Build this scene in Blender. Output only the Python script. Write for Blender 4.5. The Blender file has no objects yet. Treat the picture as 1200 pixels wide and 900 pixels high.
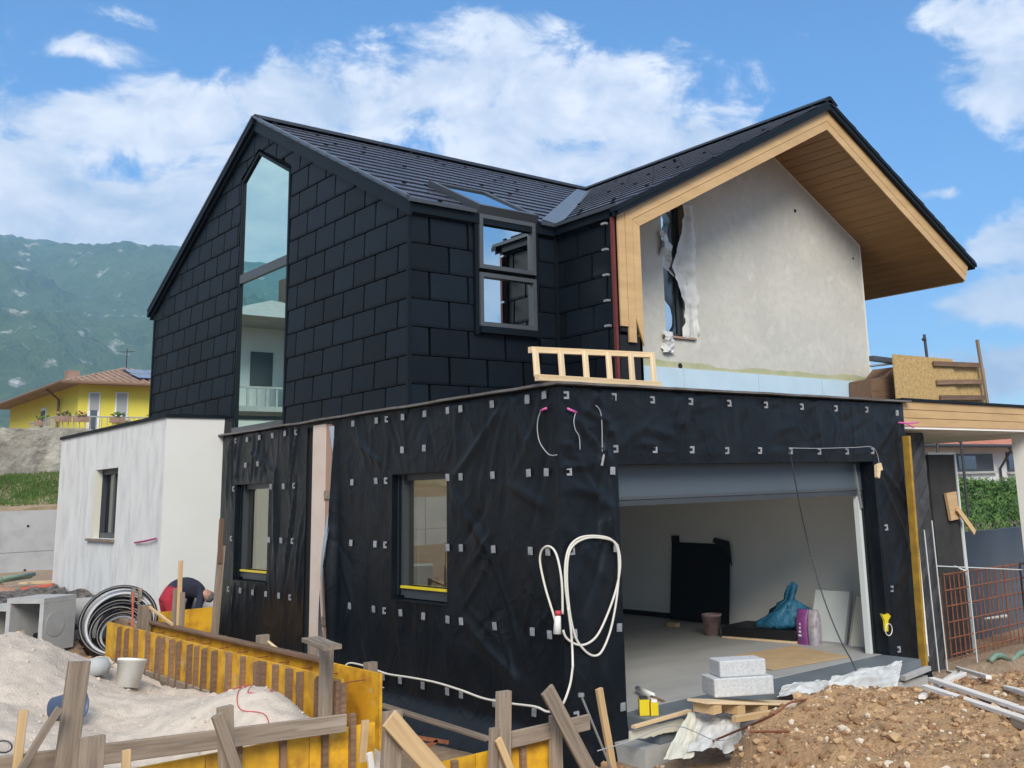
import bpy, bmesh, math, random
import numpy as np
from mathutils import Matrix, Vector
random.seed(7); np.random.seed(7)
scn = bpy.context.scene
COL = scn.collection

# ------------------------------------------------------------------ camera
F_PX, YAW, PITCH, ROLL, PPX, PPY = 1191.896, .7193, .1969, .0329, 693.99, 336.37
CAM = np.array([-6.983, -8.6, 2.382])
_fw = np.array([math.cos(PITCH)*math.sin(YAW), math.cos(PITCH)*math.cos(YAW), math.sin(PITCH)])
_rt = np.array([math.cos(YAW), -math.sin(YAW), 0.0]); _dn = np.cross(_fw, _rt)
_r2 = _rt*math.cos(ROLL)+_dn*math.sin(ROLL); _d2 = -_rt*math.sin(ROLL)+_dn*math.cos(ROLL)
MCAM = np.array([_r2, _d2, _fw])
cam_d = bpy.data.cameras.new('camera'); cam = bpy.data.objects.new('camera', cam_d); COL.objects.link(cam)
cam_d.sensor_width = 36.0; cam_d.sensor_fit = 'HORIZONTAL'; cam_d.lens = F_PX/1200*36
cam_d.shift_x = (600-PPX)/1200; cam_d.shift_y = -(450-PPY)/1200
cam_d.clip_start = 0.1; cam_d.clip_end = 20000
cam.matrix_world = Matrix(((_r2[0], -_d2[0], -_fw[0], CAM[0]), (_r2[1], -_d2[1], -_fw[1], CAM[1]), (_r2[2], -_d2[2], -_fw[2], CAM[2]), (0, 0, 0, 1)))
scn.camera = cam

def ray(u, v): return MCAM.T @ np.array([(u-PPX)/F_PX, (v-PPY)/F_PX, 1.0])
def on(ax, val, u, v):
    d = ray(u, v); return CAM + d*((val-CAM[ax])/d[ax])
def onX(x, u, v): return on(0, x, u, v)
def onY(y, u, v): return on(1, y, u, v)
def onZ(z, u, v): return on(2, z, u, v)
def dep(d, u, v): return CAM + ray(u, v)*d

# ------------------------------------------------------------------ light, sky, exposure
SUN_AZ, SUN_EL = math.radians(214), math.radians(34)      # azimuth clockwise from +Y
sun_dir = Vector((math.sin(SUN_AZ)*math.cos(SUN_EL), math.cos(SUN_AZ)*math.cos(SUN_EL), math.sin(SUN_EL)))
sl = bpy.data.lights.new('sun', 'SUN'); sl.energy = 3.2; sl.angle = math.radians(26); sl.color = (1, .925, .80)
so = bpy.data.objects.new('sun', sl); COL.objects.link(so); so.rotation_euler = sun_dir.to_track_quat('Z', 'Y').to_euler()
so.location = (-20, -20, 30)

world = bpy.data.worlds.new('World'); scn.world = world; world.use_nodes = True
wn, wl = world.node_tree.nodes, world.node_tree.links; wn.clear()
def N(nodes, typ, **kw):
    n = nodes.new(typ)
    for k, v in kw.items():
        if k.startswith('i_'): n.inputs[k[2:].replace('_', ' ')].default_value = v
        else: setattr(n, k, v)
    return n
def wm(op, a, b=None, c=None, clamp=False):
    n = wn.new('ShaderNodeMath'); n.operation = op; n.use_clamp = clamp
    for i, x in enumerate((a, b, c)):
        if x is None: continue
        if isinstance(x, (int, float)): n.inputs[i].default_value = x
        else: wl.new(x, n.inputs[i])
    return n.outputs[0]
sky = wn.new('ShaderNodeTexSky'); sky.sky_type = 'NISHITA'; sky.sun_disc = False
sky.sun_elevation = SUN_EL; sky.sun_rotation = SUN_AZ
sky.air_density = 1.0; sky.dust_density = .25; sky.ozone_density = 5.0
tc = wn.new('ShaderNodeTexCoord'); sep = wn.new('ShaderNodeSeparateXYZ'); wl.new(tc.outputs['Generated'], sep.inputs[0])
az = wm('ARCTAN2', sep.outputs[0], sep.outputs[1]); el = wm('ARCSINE', sep.outputs[2])
def azel(u, v):
    d = ray(u, v); d = d/np.linalg.norm(d); return math.atan2(d[0], d[1]), math.asin(d[2])
CLOUDS = [(580, 100, 170, 80, .95), (480, 60, 75, 45, .8), (690, 120, 130, 62, 1.0), (790, 170, 110, 60, 1.0), (390, 120, 130, 75, .85), (430, 70, 120, 30, .45),
          (130, 150, 140, 44, 1.0), (205, 135, 80, 42, 1.0), (60, 190, 130, 44, .9), (110, 240, 160, 40, 1.15), (220, 235, 100, 50, 1.05), (40, 205, 80, 44, 1.05),
          (120, 275, 240, 22, 1.0), (95, 58, 85, 22, .62), (130, 20, 60, 16, .42), (260, 40, 40, 12, .35), (1185, 75, 60, 75, 1.0), (1150, 20, 60, 34, .8), (1200, 285, 70, 34, 1.0),
          (1088, 228, 38, 9, .6), (1185, 350, 95, 40, .8), (1190, 430, 110, 34, 1.0), (620, 200, 190, 50, .9), (330, 60, 70, 20, .35), (760, 80, 70, 16, .3), (905, 70, 55, 12, .3)]
blob = None
for (u, v, ru, rv, amp) in CLOUDS:
    a, e = azel(u, v); sa = ru/F_PX/math.cos(e); se = rv/F_PX
    da = wm('MULTIPLY', wm('SUBTRACT', az, a), 1/sa); de = wm('MULTIPLY', wm('SUBTRACT', el, e), 1/se)
    q = wm('MULTIPLY_ADD', da, da, wm('MULTIPLY', de, de))
    g = wm('MULTIPLY', wm('POWER', 2.718, wm('MULTIPLY', q, -.8)), amp)
    blob = g if blob is None else wm('SMOOTH_MAX', blob, g, .15)
# flattened cloud-layer coordinates (world directions), so clouds compress towards the horizon
comb = wn.new('ShaderNodeCombineXYZ'); wl.new(az, comb.inputs[0]); wl.new(wm('MULTIPLY', el, 1.55), comb.inputs[1]); comb.inputs[2].default_value = 3.1
def wnoise(scale, detail, rough, off=0.0, dist=0.0):
    n = wn.new('ShaderNodeTexNoise'); n.noise_dimensions = '3D'
    n.inputs['Scale'].default_value = scale; n.inputs['Detail'].default_value = detail; n.inputs['Roughness'].default_value = rough; n.inputs['Distortion'].default_value = dist
    if off:
        v = wn.new('ShaderNodeVectorMath'); v.operation = 'ADD'; wl.new(comb.outputs[0], v.inputs[0]); v.inputs[1].default_value = (off, off*1.2, 0)
        wl.new(v.outputs[0], n.inputs['Vector'])
    else: wl.new(comb.outputs[0], n.inputs['Vector'])
    return n.outputs['Fac']
big = wnoise(3.2, 3, .55); fine = wnoise(12, 12, .62, 0, .35); shade_n = wnoise(12, 6, .6, -.02, .35)
# beyond the part of the sky in view the broken cloud goes on, its cover raised to add fill light
a0, e0 = azel(600, 250)
dd = wm('SUBTRACT', az, a0); inview = wm('LESS_THAN', wm('ABSOLUTE', dd), .62)
inview = wm('MULTIPLY', inview, wm('LESS_THAN', el, .62))
rest = wm('MULTIPLY_ADD', big, 3.4, -.95, True)
cover = wm('ADD', wm('MULTIPLY', blob, inview), wm('MULTIPLY', rest, wm('SUBTRACT', 1.0, inview)))
dens = wm('ADD', cover, wm('MULTIPLY_ADD', fine, 1.9, -.95))
mr = wn.new('ShaderNodeMapRange'); mr.interpolation_type = 'SMOOTHSTEP'; wl.new(dens, mr.inputs[0]); mr.inputs[1].default_value = .36; mr.inputs[2].default_value = .76
sh = wm('SUBTRACT', dens, wm('ADD', cover, wm('MULTIPLY_ADD', shade_n, 1.9, -.95)))
mr2 = wn.new('ShaderNodeMapRange'); wl.new(wm('ADD', wm('MULTIPLY', sh, 1.1), wm('MULTIPLY', wm('SUBTRACT', big, .5), 1.6)), mr2.inputs[0]); mr2.inputs[1].default_value = -.35; mr2.inputs[2].default_value = .4
ccol = wn.new('ShaderNodeMix'); ccol.data_type = 'RGBA'; wl.new(mr2.outputs[0], ccol.inputs[0])
ccol.inputs[6].default_value = (.52, .59, .70, 1); ccol.inputs[7].default_value = (.93, .92, .92, 1)
bg1 = wn.new('ShaderNodeBackground'); bg2 = wn.new('ShaderNodeBackground'); mixs = wn.new('ShaderNodeMixShader'); wo = wn.new('ShaderNodeOutputWorld')
bg1.inputs[1].default_value = .115; bg2.inputs[1].default_value = .88
hs = wn.new('ShaderNodeHueSaturation'); hs.inputs['Saturation'].default_value = 1.18; wl.new(sky.outputs[0], hs.inputs['Color']); wl.new(hs.outputs[0], bg1.inputs[0]); wl.new(ccol.outputs[2], bg2.inputs[0])
wl.new(wm('MULTIPLY', mr.outputs[0], .93), mixs.inputs[0]); wl.new(bg1.outputs[0], mixs.inputs[1]); wl.new(bg2.outputs[0], mixs.inputs[2]); wl.new(mixs.outputs[0], wo.inputs[0])
vs = scn.view_settings; vs.view_transform = 'Standard'; vs.look = 'None'; vs.exposure = 0.66; vs.gamma = 1
scn.cycles.max_bounces = 8; scn.cycles.diffuse_bounces = 6; scn.cycles.volume_bounces = 1; scn.cycles.transparent_max_bounces = 12
scn.cycles.use_denoising = True
scn.cycles.caustics_reflective = False; scn.cycles.caustics_refractive = False

# ------------------------------------------------------------------ numpy noise
def _h(ix, iy, s):
    n = (ix.astype(np.int64)*374761393 + iy.astype(np.int64)*668265263 + s*1442695041) & 0xffffffff
    n = ((n ^ (n >> 13))*1274126177) & 0xffffffff
    return ((n ^ (n >> 16)) & 0xffff)/65535.0
def vn(x, y, s=0):
    x = np.asarray(x, float); y = np.asarray(y, float)
    ix = np.floor(x); iy = np.floor(y); fx = x-ix; fy = y-iy
    fx = fx*fx*fx*(fx*(fx*6-15)+10); fy = fy*fy*fy*(fy*(fy*6-15)+10)
    a = _h(ix, iy, s); b = _h(ix+1, iy, s); c = _h(ix, iy+1, s); d = _h(ix+1, iy+1, s)
    return (a*(1-fx)+b*fx)*(1-fy)+(c*(1-fx)+d*fx)*fy - .5
def fbm(x, y, o=4, s=0, g=.5):
    t = 0; a = 1
    for i in range(o):
        t = t + a*vn(np.asarray(x)*2**i+i*17.3, np.asarray(y)*2**i-i*9.1, s+i); a *= g
    return t
def sstep(a, b, x):
    t = np.clip((np.asarray(x, float)-a)/(b-a), 0, 1); return t*t*(3-2*t)

# ------------------------------------------------------------------ geometry + object helpers
class G:
    def __init__(s): s.v = []; s.f = []; s.m = []
    def add(s, vs, fs, mi=0):
        o = len(s.v); s.v += [tuple(float(c) for c in p) for p in vs]; s.f += [tuple(i+o for i in f) for f in fs]; s.m += [mi]*len(fs); return s
    def box(s, a, b, mi=0):
        (x0, y0, z0), (x1, y1, z1) = a, b
        x0, x1 = min(x0, x1), max(x0, x1); y0, y1 = min(y0, y1), max(y0, y1); z0, z1 = min(z0, z1), max(z0, z1)
        return s.add([(x0,y0,z0),(x1,y0,z0),(x1,y1,z0),(x0,y1,z0),(x0,y0,z1),(x1,y0,z1),(x1,y1,z1),(x0,y1,z1)],
                     [(0,3,2,1),(4,5,6,7),(0,1,5,4),(1,2,6,5),(2,3,7,6),(3,0,4,7)], mi)
    def beam(s, p0, p1, w, h, up=(0,0,1), mi=0):
        p0 = Vector(p0); p1 = Vector(p1); d = (p1-p0).normalized(); up = Vector(up)
        if abs(d.dot(up)) > .98: up = Vector((0, 1, 0)) if abs(d.y) < .9 else Vector((1, 0, 0))
        x = d.cross(up).normalized(); y = x.cross(d).normalized(); vs = []
        for p in (p0, p1):
            for a, b in ((-1,-1),(1,-1),(1,1),(-1,1)): vs.append(p + x*a*w/2 + y*b*h/2)
        return s.add(vs, [(0,3,2,1),(4,5,6,7),(0,1,5,4),(1,2,6,5),(2,3,7,6),(3,0,4,7)], mi)
    def prism(s, pts, off, mi=0):
        n = len(pts); pts = [Vector(p) for p in pts]; off = Vector(off)
        return s.add(pts+[p+off for p in pts], [tuple(range(n-1, -1, -1)), tuple(range(n, 2*n))]+[(i, (i+1) % n, (i+1) % n+n, i+n) for i in range(n)], mi)
    def tube(s, pts, r, n=7, closed=False, mi=0, r1=None, cap=True):
        pts = [Vector(p) for p in pts]; k = len(pts); rings = []; ref = None
        for i, p in enumerate(pts):
            a = pts[(i-1) % k] if (closed or i > 0) else p; b = pts[(i+1) % k] if (closed or i < k-1) else p
            t = (b-a).normalized() if (b-a).length > 1e-9 else Vector((0, 0, 1))
            if ref is None: ref = Vector((0, 0, 1)) if abs(t.z) < .9 else Vector((1, 0, 0))
            x = t.cross(ref); x = x.normalized() if x.length > 1e-6 else Vector((1, 0, 0)); y = x.cross(t).normalized(); ref = y
            rr = r if r1 is None else r+(r1-r)*i/(k-1)
            rings.append([p + (x*math.cos(2*math.pi*j/n)+y*math.sin(2*math.pi*j/n))*rr for j in range(n)])
        vs = [q for rg in rings for q in rg]; fs = []
        for i in range(k if closed else k-1):
            for j in range(n):
                fs.append((i*n+j, i*n+(j+1) % n, ((i+1) % k)*n+(j+1) % n, ((i+1) % k)*n+j))
        if not closed and cap: fs += [tuple(range(n-1, -1, -1)), tuple(range((k-1)*n, k*n))]
        return s.add(vs, fs, mi)
    def lathe(s, c, prof, n=20, tilt=None, mi=0):
        c = Vector(c); vs = []; R = tilt or Matrix.Identity(3)
        for (r, z) in prof:
            for j in range(n):
                a = 2*math.pi*j/n; vs.append(c + R @ Vector((r*math.cos(a), r*math.sin(a), z)))
        fs = [(i*n+j, i*n+(j+1) % n, (i+1)*n+(j+1) % n, (i+1)*n+j) for i in range(len(prof)-1) for j in range(n)]
        if prof[0][0] > 1e-6: fs.append(tuple(range(n-1, -1, -1)))
        if prof[-1][0] > 1e-6: fs.append(tuple(range((len(prof)-1)*n, len(prof)*n)))
        return s.add(vs, fs, mi)
    def grid(s, P, mask=None, mi=0):
        ny, nx = P.shape[:2]; o = len(s.v); s.v += [tuple(p) for p in P.reshape(-1, 3).tolist()]
        for j in range(ny-1):
            for i in range(nx-1):
                if mask is not None and not mask[j, i]: continue
                a = o+j*nx+i; s.f.append((a, a+1, a+nx+1, a+nx)); s.m.append(mi)
        return s
WORLD = {}
def mk(name, g, mats, parent=None, smooth=False, kind=None, label=None, bevel=0, solid=0, auto=None):
    me = bpy.data.meshes.new(name)
    org = WORLD[parent.name].translation if parent is not None else Vector((0, 0, 0))
    if parent is None: pass
    me.from_pydata([(x-org.x, y-org.y, z-org.z) for x, y, z in g.v], [], g.f); me.update()
    if not isinstance(mats, (list, tuple)): mats = [mats]
    for m in mats: me.materials.append(m)
    if len(mats) > 1: me.polygons.foreach_set('material_index', g.m)
    if smooth: me.polygons.foreach_set('use_smooth', [True]*len(me.polygons))
    o = bpy.data.objects.new(name, me); COL.objects.link(o)
    if parent is not None: o.parent = parent
    WORLD[o.name] = Matrix.Translation(org)
    if kind: o['kind'] = kind
    if label: o['label'] = label
    if solid:
        md = o.modifiers.new('solid', 'SOLIDIFY'); md.thickness = solid; md.offset = 0
    if bevel:
        md = o.modifiers.new('bevel', 'BEVEL'); md.width = bevel; md.segments = 2; md.limit_method = 'ANGLE'
    if auto is not None: o.modifiers.new('w', 'WEIGHTED_NORMAL')
    return o
def board(name, p0, p1, w, h, mat, parent=None, up=(0,0,1), bev=.004, warp=0):
    """a box in its own frame: local X runs along it, so grain follows the length"""
    p0 = Vector(p0); p1 = Vector(p1); L = (p1-p0).length; d = (p1-p0)/L; up = Vector(up)
    if abs(d.dot(up)) > .98: up = Vector((0, 1, 0)) if abs(d.y) < .9 else Vector((1, 0, 0))
    y = up.cross(d).normalized(); z = d.cross(y)
    Rm = Matrix((d, y, z)).transposed().to_4x4(); Wd = Matrix.Translation(p0) @ Rm
    g = G(); b = bev
    n = 4 if warp else 1; prof = [(-w/2+b,-h/2),(w/2-b,-h/2),(w/2,-h/2+b),(w/2,h/2-b),(w/2-b,h/2),(-w/2+b,h/2),(-w/2,h/2-b),(-w/2,-h/2+b)]
    vs = []
    for i in range(n+1):
        t = i/n; dy = random.uniform(-warp, warp); dz = random.uniform(-warp, warp)
        vs += [(t*L, a+dy, c+dz) for a, c in prof]
    fs = [tuple(range(7, -1, -1)), tuple(range(n*8, n*8+8))]
    for i in range(n):
        fs += [(i*8+j, i*8+(j+1) % 8, (i+1)*8+(j+1) % 8, (i+1)*8+j) for j in range(8)]
    g.add(vs, fs)
    me = bpy.data.meshes.new(name); me.from_pydata(g.v, [], g.f); me.update(); me.materials.append(mat)
    o = bpy.data.objects.new(name, me); COL.objects.link(o)
    if parent is not None: o.parent = parent; o.matrix_local = WORLD[parent.name].inverted() @ Wd
    else: o.matrix_local = Wd
    WORLD[o.name] = Wd
    return o
def tag(o, label, cat, group=None, kind=None):
    o['label'] = label; o['category'] = cat
    if group: o['group'] = group
    if kind: o['kind'] = kind
    return o
def thing(name, label, cat, loc=(0, 0, 0), group=None):
    o = bpy.data.objects.new(name, None); COL.objects.link(o); o.location = Vector(loc); o.empty_display_size = .2
    WORLD[o.name] = Matrix.Translation(Vector(loc)); return tag(o, label, cat, group)
def struct(name, g, m, smooth=False):
    o = mk(name, g, m, None, smooth); o['kind'] = 'structure'; return o
def recenter(o):
    """move a single-mesh thing's origin to its base"""
    me = o.data; n = len(me.vertices); a = np.empty(n*3); me.vertices.foreach_get('co', a); a = a.reshape(-1, 3)
    c = np.array([(a[:, 0].min()+a[:, 0].max())/2, (a[:, 1].min()+a[:, 1].max())/2, a[:, 2].min()]); a -= c
    me.vertices.foreach_set('co', a.ravel()); o.location = Vector(c)+o.location; WORLD[o.name] = Matrix.Translation(Vector(o.location)); me.update(); return o
def solo(name, g, mats, label, cat, group=None, **kw):
    o = mk(name, g, mats, None, **kw); recenter(o); return tag(o, label, cat, group)

# ------------------------------------------------------------------ materials
def mat(name, c1, c2=None, rough=.7, scale=3.0, detail=5, c3=None, scale3=40, amt3=.35, bump=0.0, bscale=60, metal=0.0, spec=.5, stretch=None, coords='Object', var=0.0, bdist=.01, sheen=0, lo=.35, hi=.65, trans=0, alpha=1.0, c4=None, scale4=1.2, lo4=.55, hi4=.7):
    m = bpy.data.materials.new(name); m.use_nodes = True; n = m.node_tree.nodes; l = m.node_tree.links
    p = n['Principled BSDF']; p.inputs['Roughness'].default_value = rough; p.inputs['Metallic'].default_value = metal
    p.inputs['Specular IOR Level'].default_value = spec
    t = n.new('ShaderNodeTexCoord'); mp = n.new('ShaderNodeMapping'); l.new(t.outputs[coords], mp.inputs[0])
    if stretch: mp.inputs['Scale'].default_value = stretch
    def noise(sc, det=5, rg=.55):
        q = n.new('ShaderNodeTexNoise'); q.inputs['Scale'].default_value = sc; q.inputs['Detail'].default_value = det; q.inputs['Roughness'].default_value = rg
        l.new(mp.outputs[0], q.inputs['Vector']); return q.outputs['Fac']
    def mix(fac, a, b):
        q = n.new('ShaderNodeMix'); q.data_type = 'RGBA'
        for s_, x in ((0, fac), (6, a), (7, b)):
            if isinstance(x, tuple): q.inputs[s_].default_value = x if len(x) == 4 else (*x, 1)
            elif isinstance(x, (int, float)): q.inputs[s_].default_value = x
            else: l.new(x, q.inputs[s_])
        return q.outputs[2]
    def rng(x, a, b, c=0., d=1.):
        q = n.new('ShaderNodeMapRange'); l.new(x, q.inputs[0])
        for i, y in enumerate((a, b, c, d)): q.inputs[i+1].default_value = y
        return q.outputs[0]
    col = tuple(c1)
    if c2 is not None: col = mix(rng(noise(scale, detail), lo, hi), tuple(c1), tuple(c2))
    if c3 is not None: col = mix(rng(noise(scale3, 4, .6), .45, .7, 0, amt3), col, tuple(c3))
    if c4 is not None: col = mix(rng(noise(scale4, 6, .65), lo4, hi4), col, tuple(c4))
    if var:
        oi = n.new('ShaderNodeObjectInfo'); h = n.new('ShaderNodeHueSaturation')
        l.new(rng(oi.outputs['Random'], 0, 1, 1-var, 1+var), h.inputs['Value'])
        if isinstance(col, tuple): h.inputs['Color'].default_value = (*col, 1)
        else: l.new(col, h.inputs['Color'])
        col = h.outputs[0]
    if isinstance(col, tuple): p.inputs['Base Color'].default_value = (*col, 1)
    else: l.new(col, p.inputs['Base Color'])
    if bump:
        b = n.new('ShaderNodeBump'); b.inputs['Strength'].default_value = bump; b.inputs['Distance'].default_value = bdist
        l.new(noise(bscale, 6, .6), b.inputs['Height']); l.new(b.outputs[0], p.inputs['Normal'])
    if trans: p.inputs['Transmission Weight'].default_value = trans
    if alpha < 1: p.inputs['Alpha'].default_value = alpha
    return m
WD = (1.2, 22, 22)   # grain stretched along local X
M = {}
M['tile'] = mat('slate_grey_aluminium', (.0034, .0066, .0112), (.0050, .0088, .0140), rough=.5, scale=6, bump=.1, bscale=300, bdist=.001, var=.34, spec=.2)
M['trim'] = mat('dark_trim_metal', (.0034, .0068, .011), rough=.5, spec=.2)
M['rooft'] = mat('roof_aluminium', (.022, .024, .038), (.032, .034, .052), rough=.27, scale=5, spec=.9, bump=.1, bscale=200, bdist=.001)
M['valley'] = mat('valley_flashing', (.09, .115, .15), rough=.4, metal=.3)
M['core'] = mat('dark_core', (.006, .007, .009), rough=.9)
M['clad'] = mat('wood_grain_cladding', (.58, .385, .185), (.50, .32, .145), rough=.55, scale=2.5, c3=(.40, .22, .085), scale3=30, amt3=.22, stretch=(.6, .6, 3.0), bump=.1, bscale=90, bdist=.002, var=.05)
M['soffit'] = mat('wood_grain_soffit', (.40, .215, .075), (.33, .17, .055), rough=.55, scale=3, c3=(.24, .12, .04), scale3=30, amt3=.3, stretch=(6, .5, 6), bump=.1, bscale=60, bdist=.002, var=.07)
M['plaster'] = mat('base_coat_plaster', (.57, .555, .50), (.49, .48, .435), rough=.9, scale=1.3, detail=8, c3=(.42, .415, .375), scale3=7, amt3=.4, bump=.35, bscale=18, bdist=.006, c4=(.64, .625, .575), scale4=2.6, lo4=.52, hi4=.75)
M['white'] = mat('white_render', (.72, .72, .70), (.66, .66, .645), rough=.9, scale=1.5, c3=(.46, .455, .45), scale3=2.6, amt3=.6, stretch=(1.5, 1.5, .5), bump=.15, bscale=40, bdist=.003)
M['whitec'] = mat('fresh_white_render', (.70, .705, .69), (.66, .67, .65), rough=.9, scale=1.2, bump=.1, bscale=30, bdist=.003)
M['membrane'] = mat('black_membrane', (.0026, .0046, .0073), (.0046, .0072, .0105), rough=.42, scale=1.6, spec=.27, c3=(.018, .021, .025), scale3=2.0, amt3=.3)
def creases(m):
    n = m.node_tree.nodes; l = m.node_tree.links; p = n['Principled BSDF']; t = n.new('ShaderNodeTexCoord'); h = None
    for sc, st, k in ((.8, (1, 1, .45), 1.0), (1.9, (1, 1, .7), .5), (5, (1, 1, 1), .10)):
        mp = n.new('ShaderNodeMapping'); mp.inputs['Scale'].default_value = st; mp.inputs['Rotation'].default_value = (.35, .2, 0); l.new(t.outputs['Object'], mp.inputs[0])
        q = n.new('ShaderNodeTexNoise'); q.inputs['Scale'].default_value = sc; q.inputs['Detail'].default_value = 2; q.inputs['Distortion'].default_value = .8; l.new(mp.outputs[0], q.inputs['Vector'])
        a = n.new('ShaderNodeMath'); a.operation = 'SUBTRACT'; l.new(q.outputs['Fac'], a.inputs[0]); a.inputs[1].default_value = .5
        b = n.new('ShaderNodeMath'); b.operation = 'ABSOLUTE'; l.new(a.outputs[0], b.inputs[0])
        c = n.new('ShaderNodeMath'); c.operation = 'POWER'; l.new(b.outputs[0], c.inputs[0]); c.inputs[1].default_value = .6
        d = n.new('ShaderNodeMath'); d.operation = 'MULTIPLY_ADD'; l.new(c.outputs[0], d.inputs[0]); d.inputs[1].default_value = -k
        if h is not None: l.new(h, d.inputs[2])
        else: d.inputs[2].default_value = 0
        h = d.outputs[0]
    bp = n.new('ShaderNodeBump'); bp.inputs['Strength'].default_value = .42; bp.inputs['Distance'].default_value = .09; l.new(h, bp.inputs['Height']); l.new(bp.outputs[0], p.inputs['Normal'])
creases(M['membrane'])
M['pad'] = mat('grey_fixing_pad', (.31, .32, .34), (.23, .24, .26), rough=.6, scale=30, var=.15)
M['frame'] = mat('anthracite_frame', (.045, .052, .06), rough=.4)
M['framelite'] = mat('grey_frame', (.065, .073, .083), rough=.4)
def glass(name, tint, metal=1.0, rough=.0):
    m = mat(name, tint, rough=rough, metal=metal, spec=.8)
    n = m.node_tree.nodes; l = m.node_tree.links; p = n['Principled BSDF']
    t = n.new('ShaderNodeTexCoord'); q = n.new('ShaderNodeTexNoise'); q.inputs['Scale'].default_value = .9; q.inputs['Detail'].default_value = 1
    b = n.new('ShaderNodeBump'); b.inputs['Strength'].default_value = .02; b.inputs['Distance'].default_value = .02
    l.new(t.outputs['Object'], q.inputs[0]); l.new(q.outputs[0], b.inputs['Height']); l.new(b.outputs[0], p.inputs['Normal'])
    return m
M['glass'] = glass('green_tinted_glass', (.54, .74, .68)); M['glassb'] = glass('clear_glass', (.56, .64, .67));  M['glassk'] = glass('dark_glass', (.16, .17, .18))
def seeglass(name, refl, tr, k):
    m = bpy.data.materials.new(name); m.use_nodes = True; n = m.node_tree.nodes; l = m.node_tree.links; n.clear()
    o = n.new('ShaderNodeOutputMaterial'); g = n.new('ShaderNodeBsdfGlossy'); g.inputs['Roughness'].default_value = 0; g.inputs['Color'].default_value = (*refl, 1)
    t = n.new('ShaderNodeBsdfTransparent'); t.inputs['Color'].default_value = (*tr, 1); x = n.new('ShaderNodeMixShader'); x.inputs[0].default_value = k
    l.new(t.outputs[0], x.inputs[1]); l.new(g.outputs[0], x.inputs[2]); l.new(x.outputs[0], o.inputs[0]); return m
M['glassd'] = seeglass('window_glass', (.62, .62, .54), (.8, .8, .78), .55)
M['yellow'] = mat('yellow_formply', (.80, .45, .028), (.68, .35, .02), rough=.5, scale=2.2, detail=7, c3=(.30, .13, .02), scale3=4, amt3=.85, var=.2, bump=.1, bscale=40, bdist=.002, c4=(.62, .50, .30), scale4=3.0, lo4=.60, hi4=.75)
M['yellowbd'] = mat('ochre_board', (.42, .25, .03), (.26, .15, .02), rough=.6, scale=5)
M['brownw'] = mat('rusty_brown_wood', (.23, .135, .08), (.14, .08, .05), rough=.8, scale=1.4, stretch=WD, c3=(.26, .17, .10), scale3=3, amt3=.5, var=.25)
M['greyw'] = mat('weathered_wood', (.30, .235, .175), (.20, .155, .115), rough=.85, scale=.9, stretch=WD, c3=(.13, .10, .075), scale3=1.8, amt3=.6, var=.18, bump=.4, bscale=1.4, bdist=.004, c4=(.37, .31, .25), scale4=.5)
M['freshw'] = mat('fresh_sawn_wood', (.62, .43, .23), (.54, .36, .18), rough=.75, scale=.9, stretch=WD, c3=(.42, .26, .12), scale3=1.6, amt3=.5, var=.1, bump=.2, bscale=1.2, bdist=.003)
M['palew'] = mat('pale_spruce', (.74, .58, .38), (.66, .48, .27), rough=.7, scale=.9, stretch=WD, var=.08, c3=(.5, .33, .16), scale3=1.5, amt3=.35)
M['sand'] = mat('pale_sand', (.64, .55, .455), (.56, .475, .39), rough=.95, scale=2.0, detail=8, c3=(.38, .33, .285), scale3=9, amt3=.5, bump=.8, bscale=45, bdist=.02, c4=(.62, .57, .51), scale4=25, lo4=.62, hi4=.72)
M['soil'] = mat('gravelly_soil', (.47, .29, .145), (.35, .205, .10), rough=.95, scale=4.0, detail=9, c3=(.48, .32, .18), scale3=28, amt3=.75, bump=1.0, bscale=30, bdist=.04, c4=(.20, .12, .065), scale4=9, lo4=.55, hi4=.7)
M['stone1'] = mat('buff_pebble', (.50, .34, .19), (.38, .23, .115), rough=.9, scale=6, coords='Object'); M['stone2'] = mat('brown_pebble', (.29, .16, .08), (.20, .11, .055), rough=.9, scale=8); M['stone3'] = mat('pale_pebble', (.64, .56, .45), (.55, .46, .35), rough=.9, scale=8)
M['ground'] = mat('trodden_site_soil', (.32, .22, .135), (.24, .16, .10), rough=.95, scale=.8, detail=9, c3=(.38, .32, .26), scale3=14, amt3=.6, bump=.8, bscale=14, bdist=.05)
M['concrete'] = mat('precast_concrete', (.43, .435, .43), (.36, .365, .36), rough=.9, scale=2.5, c3=(.30, .30, .295), scale3=9, amt3=.4, bump=.15, bscale=50, bdist=.003)
M['cwall'] = mat('cast_concrete', (.42, .425, .43), (.36, .365, .37), rough=.9, scale=.7, c3=(.27, .27, .275), scale3=2, amt3=.55, bump=.1, bscale=20, bdist=.004)
M['stonewall'] = mat('old_rubble_render', (.40, .375, .315), (.28, .26, .215), rough=.95, scale=.9, detail=9, c3=(.16, .145, .12), scale3=2.6, amt3=.8, bump=1, bscale=6, bdist=.08, c4=(.52, .49, .42), scale4=1.1)
M['grass'] = mat('grass_blade', (.075, .135, .02), (.05, .10, .014), rough=.8, scale=.4, var=.1); M['grassbase'] = mat('grass_turf', (.065, .12, .02), (.16, .14, .06), rough=.95, scale=.35, detail=8, bump=1, bscale=8, bdist=.1)
M['leaf'] = mat('hedge_leaf', (.075, .16, .018), (.04, .10, .012), rough=.7, scale=1.1)
M['drytop'] = mat('dry_bank_soil', (.40, .31, .19), (.26, .18, .10), rough=.95, scale=1.2, detail=8, c3=(.12, .14, .04), scale3=1.0, amt3=.6, bump=1, bscale=6, bdist=.1)
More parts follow.
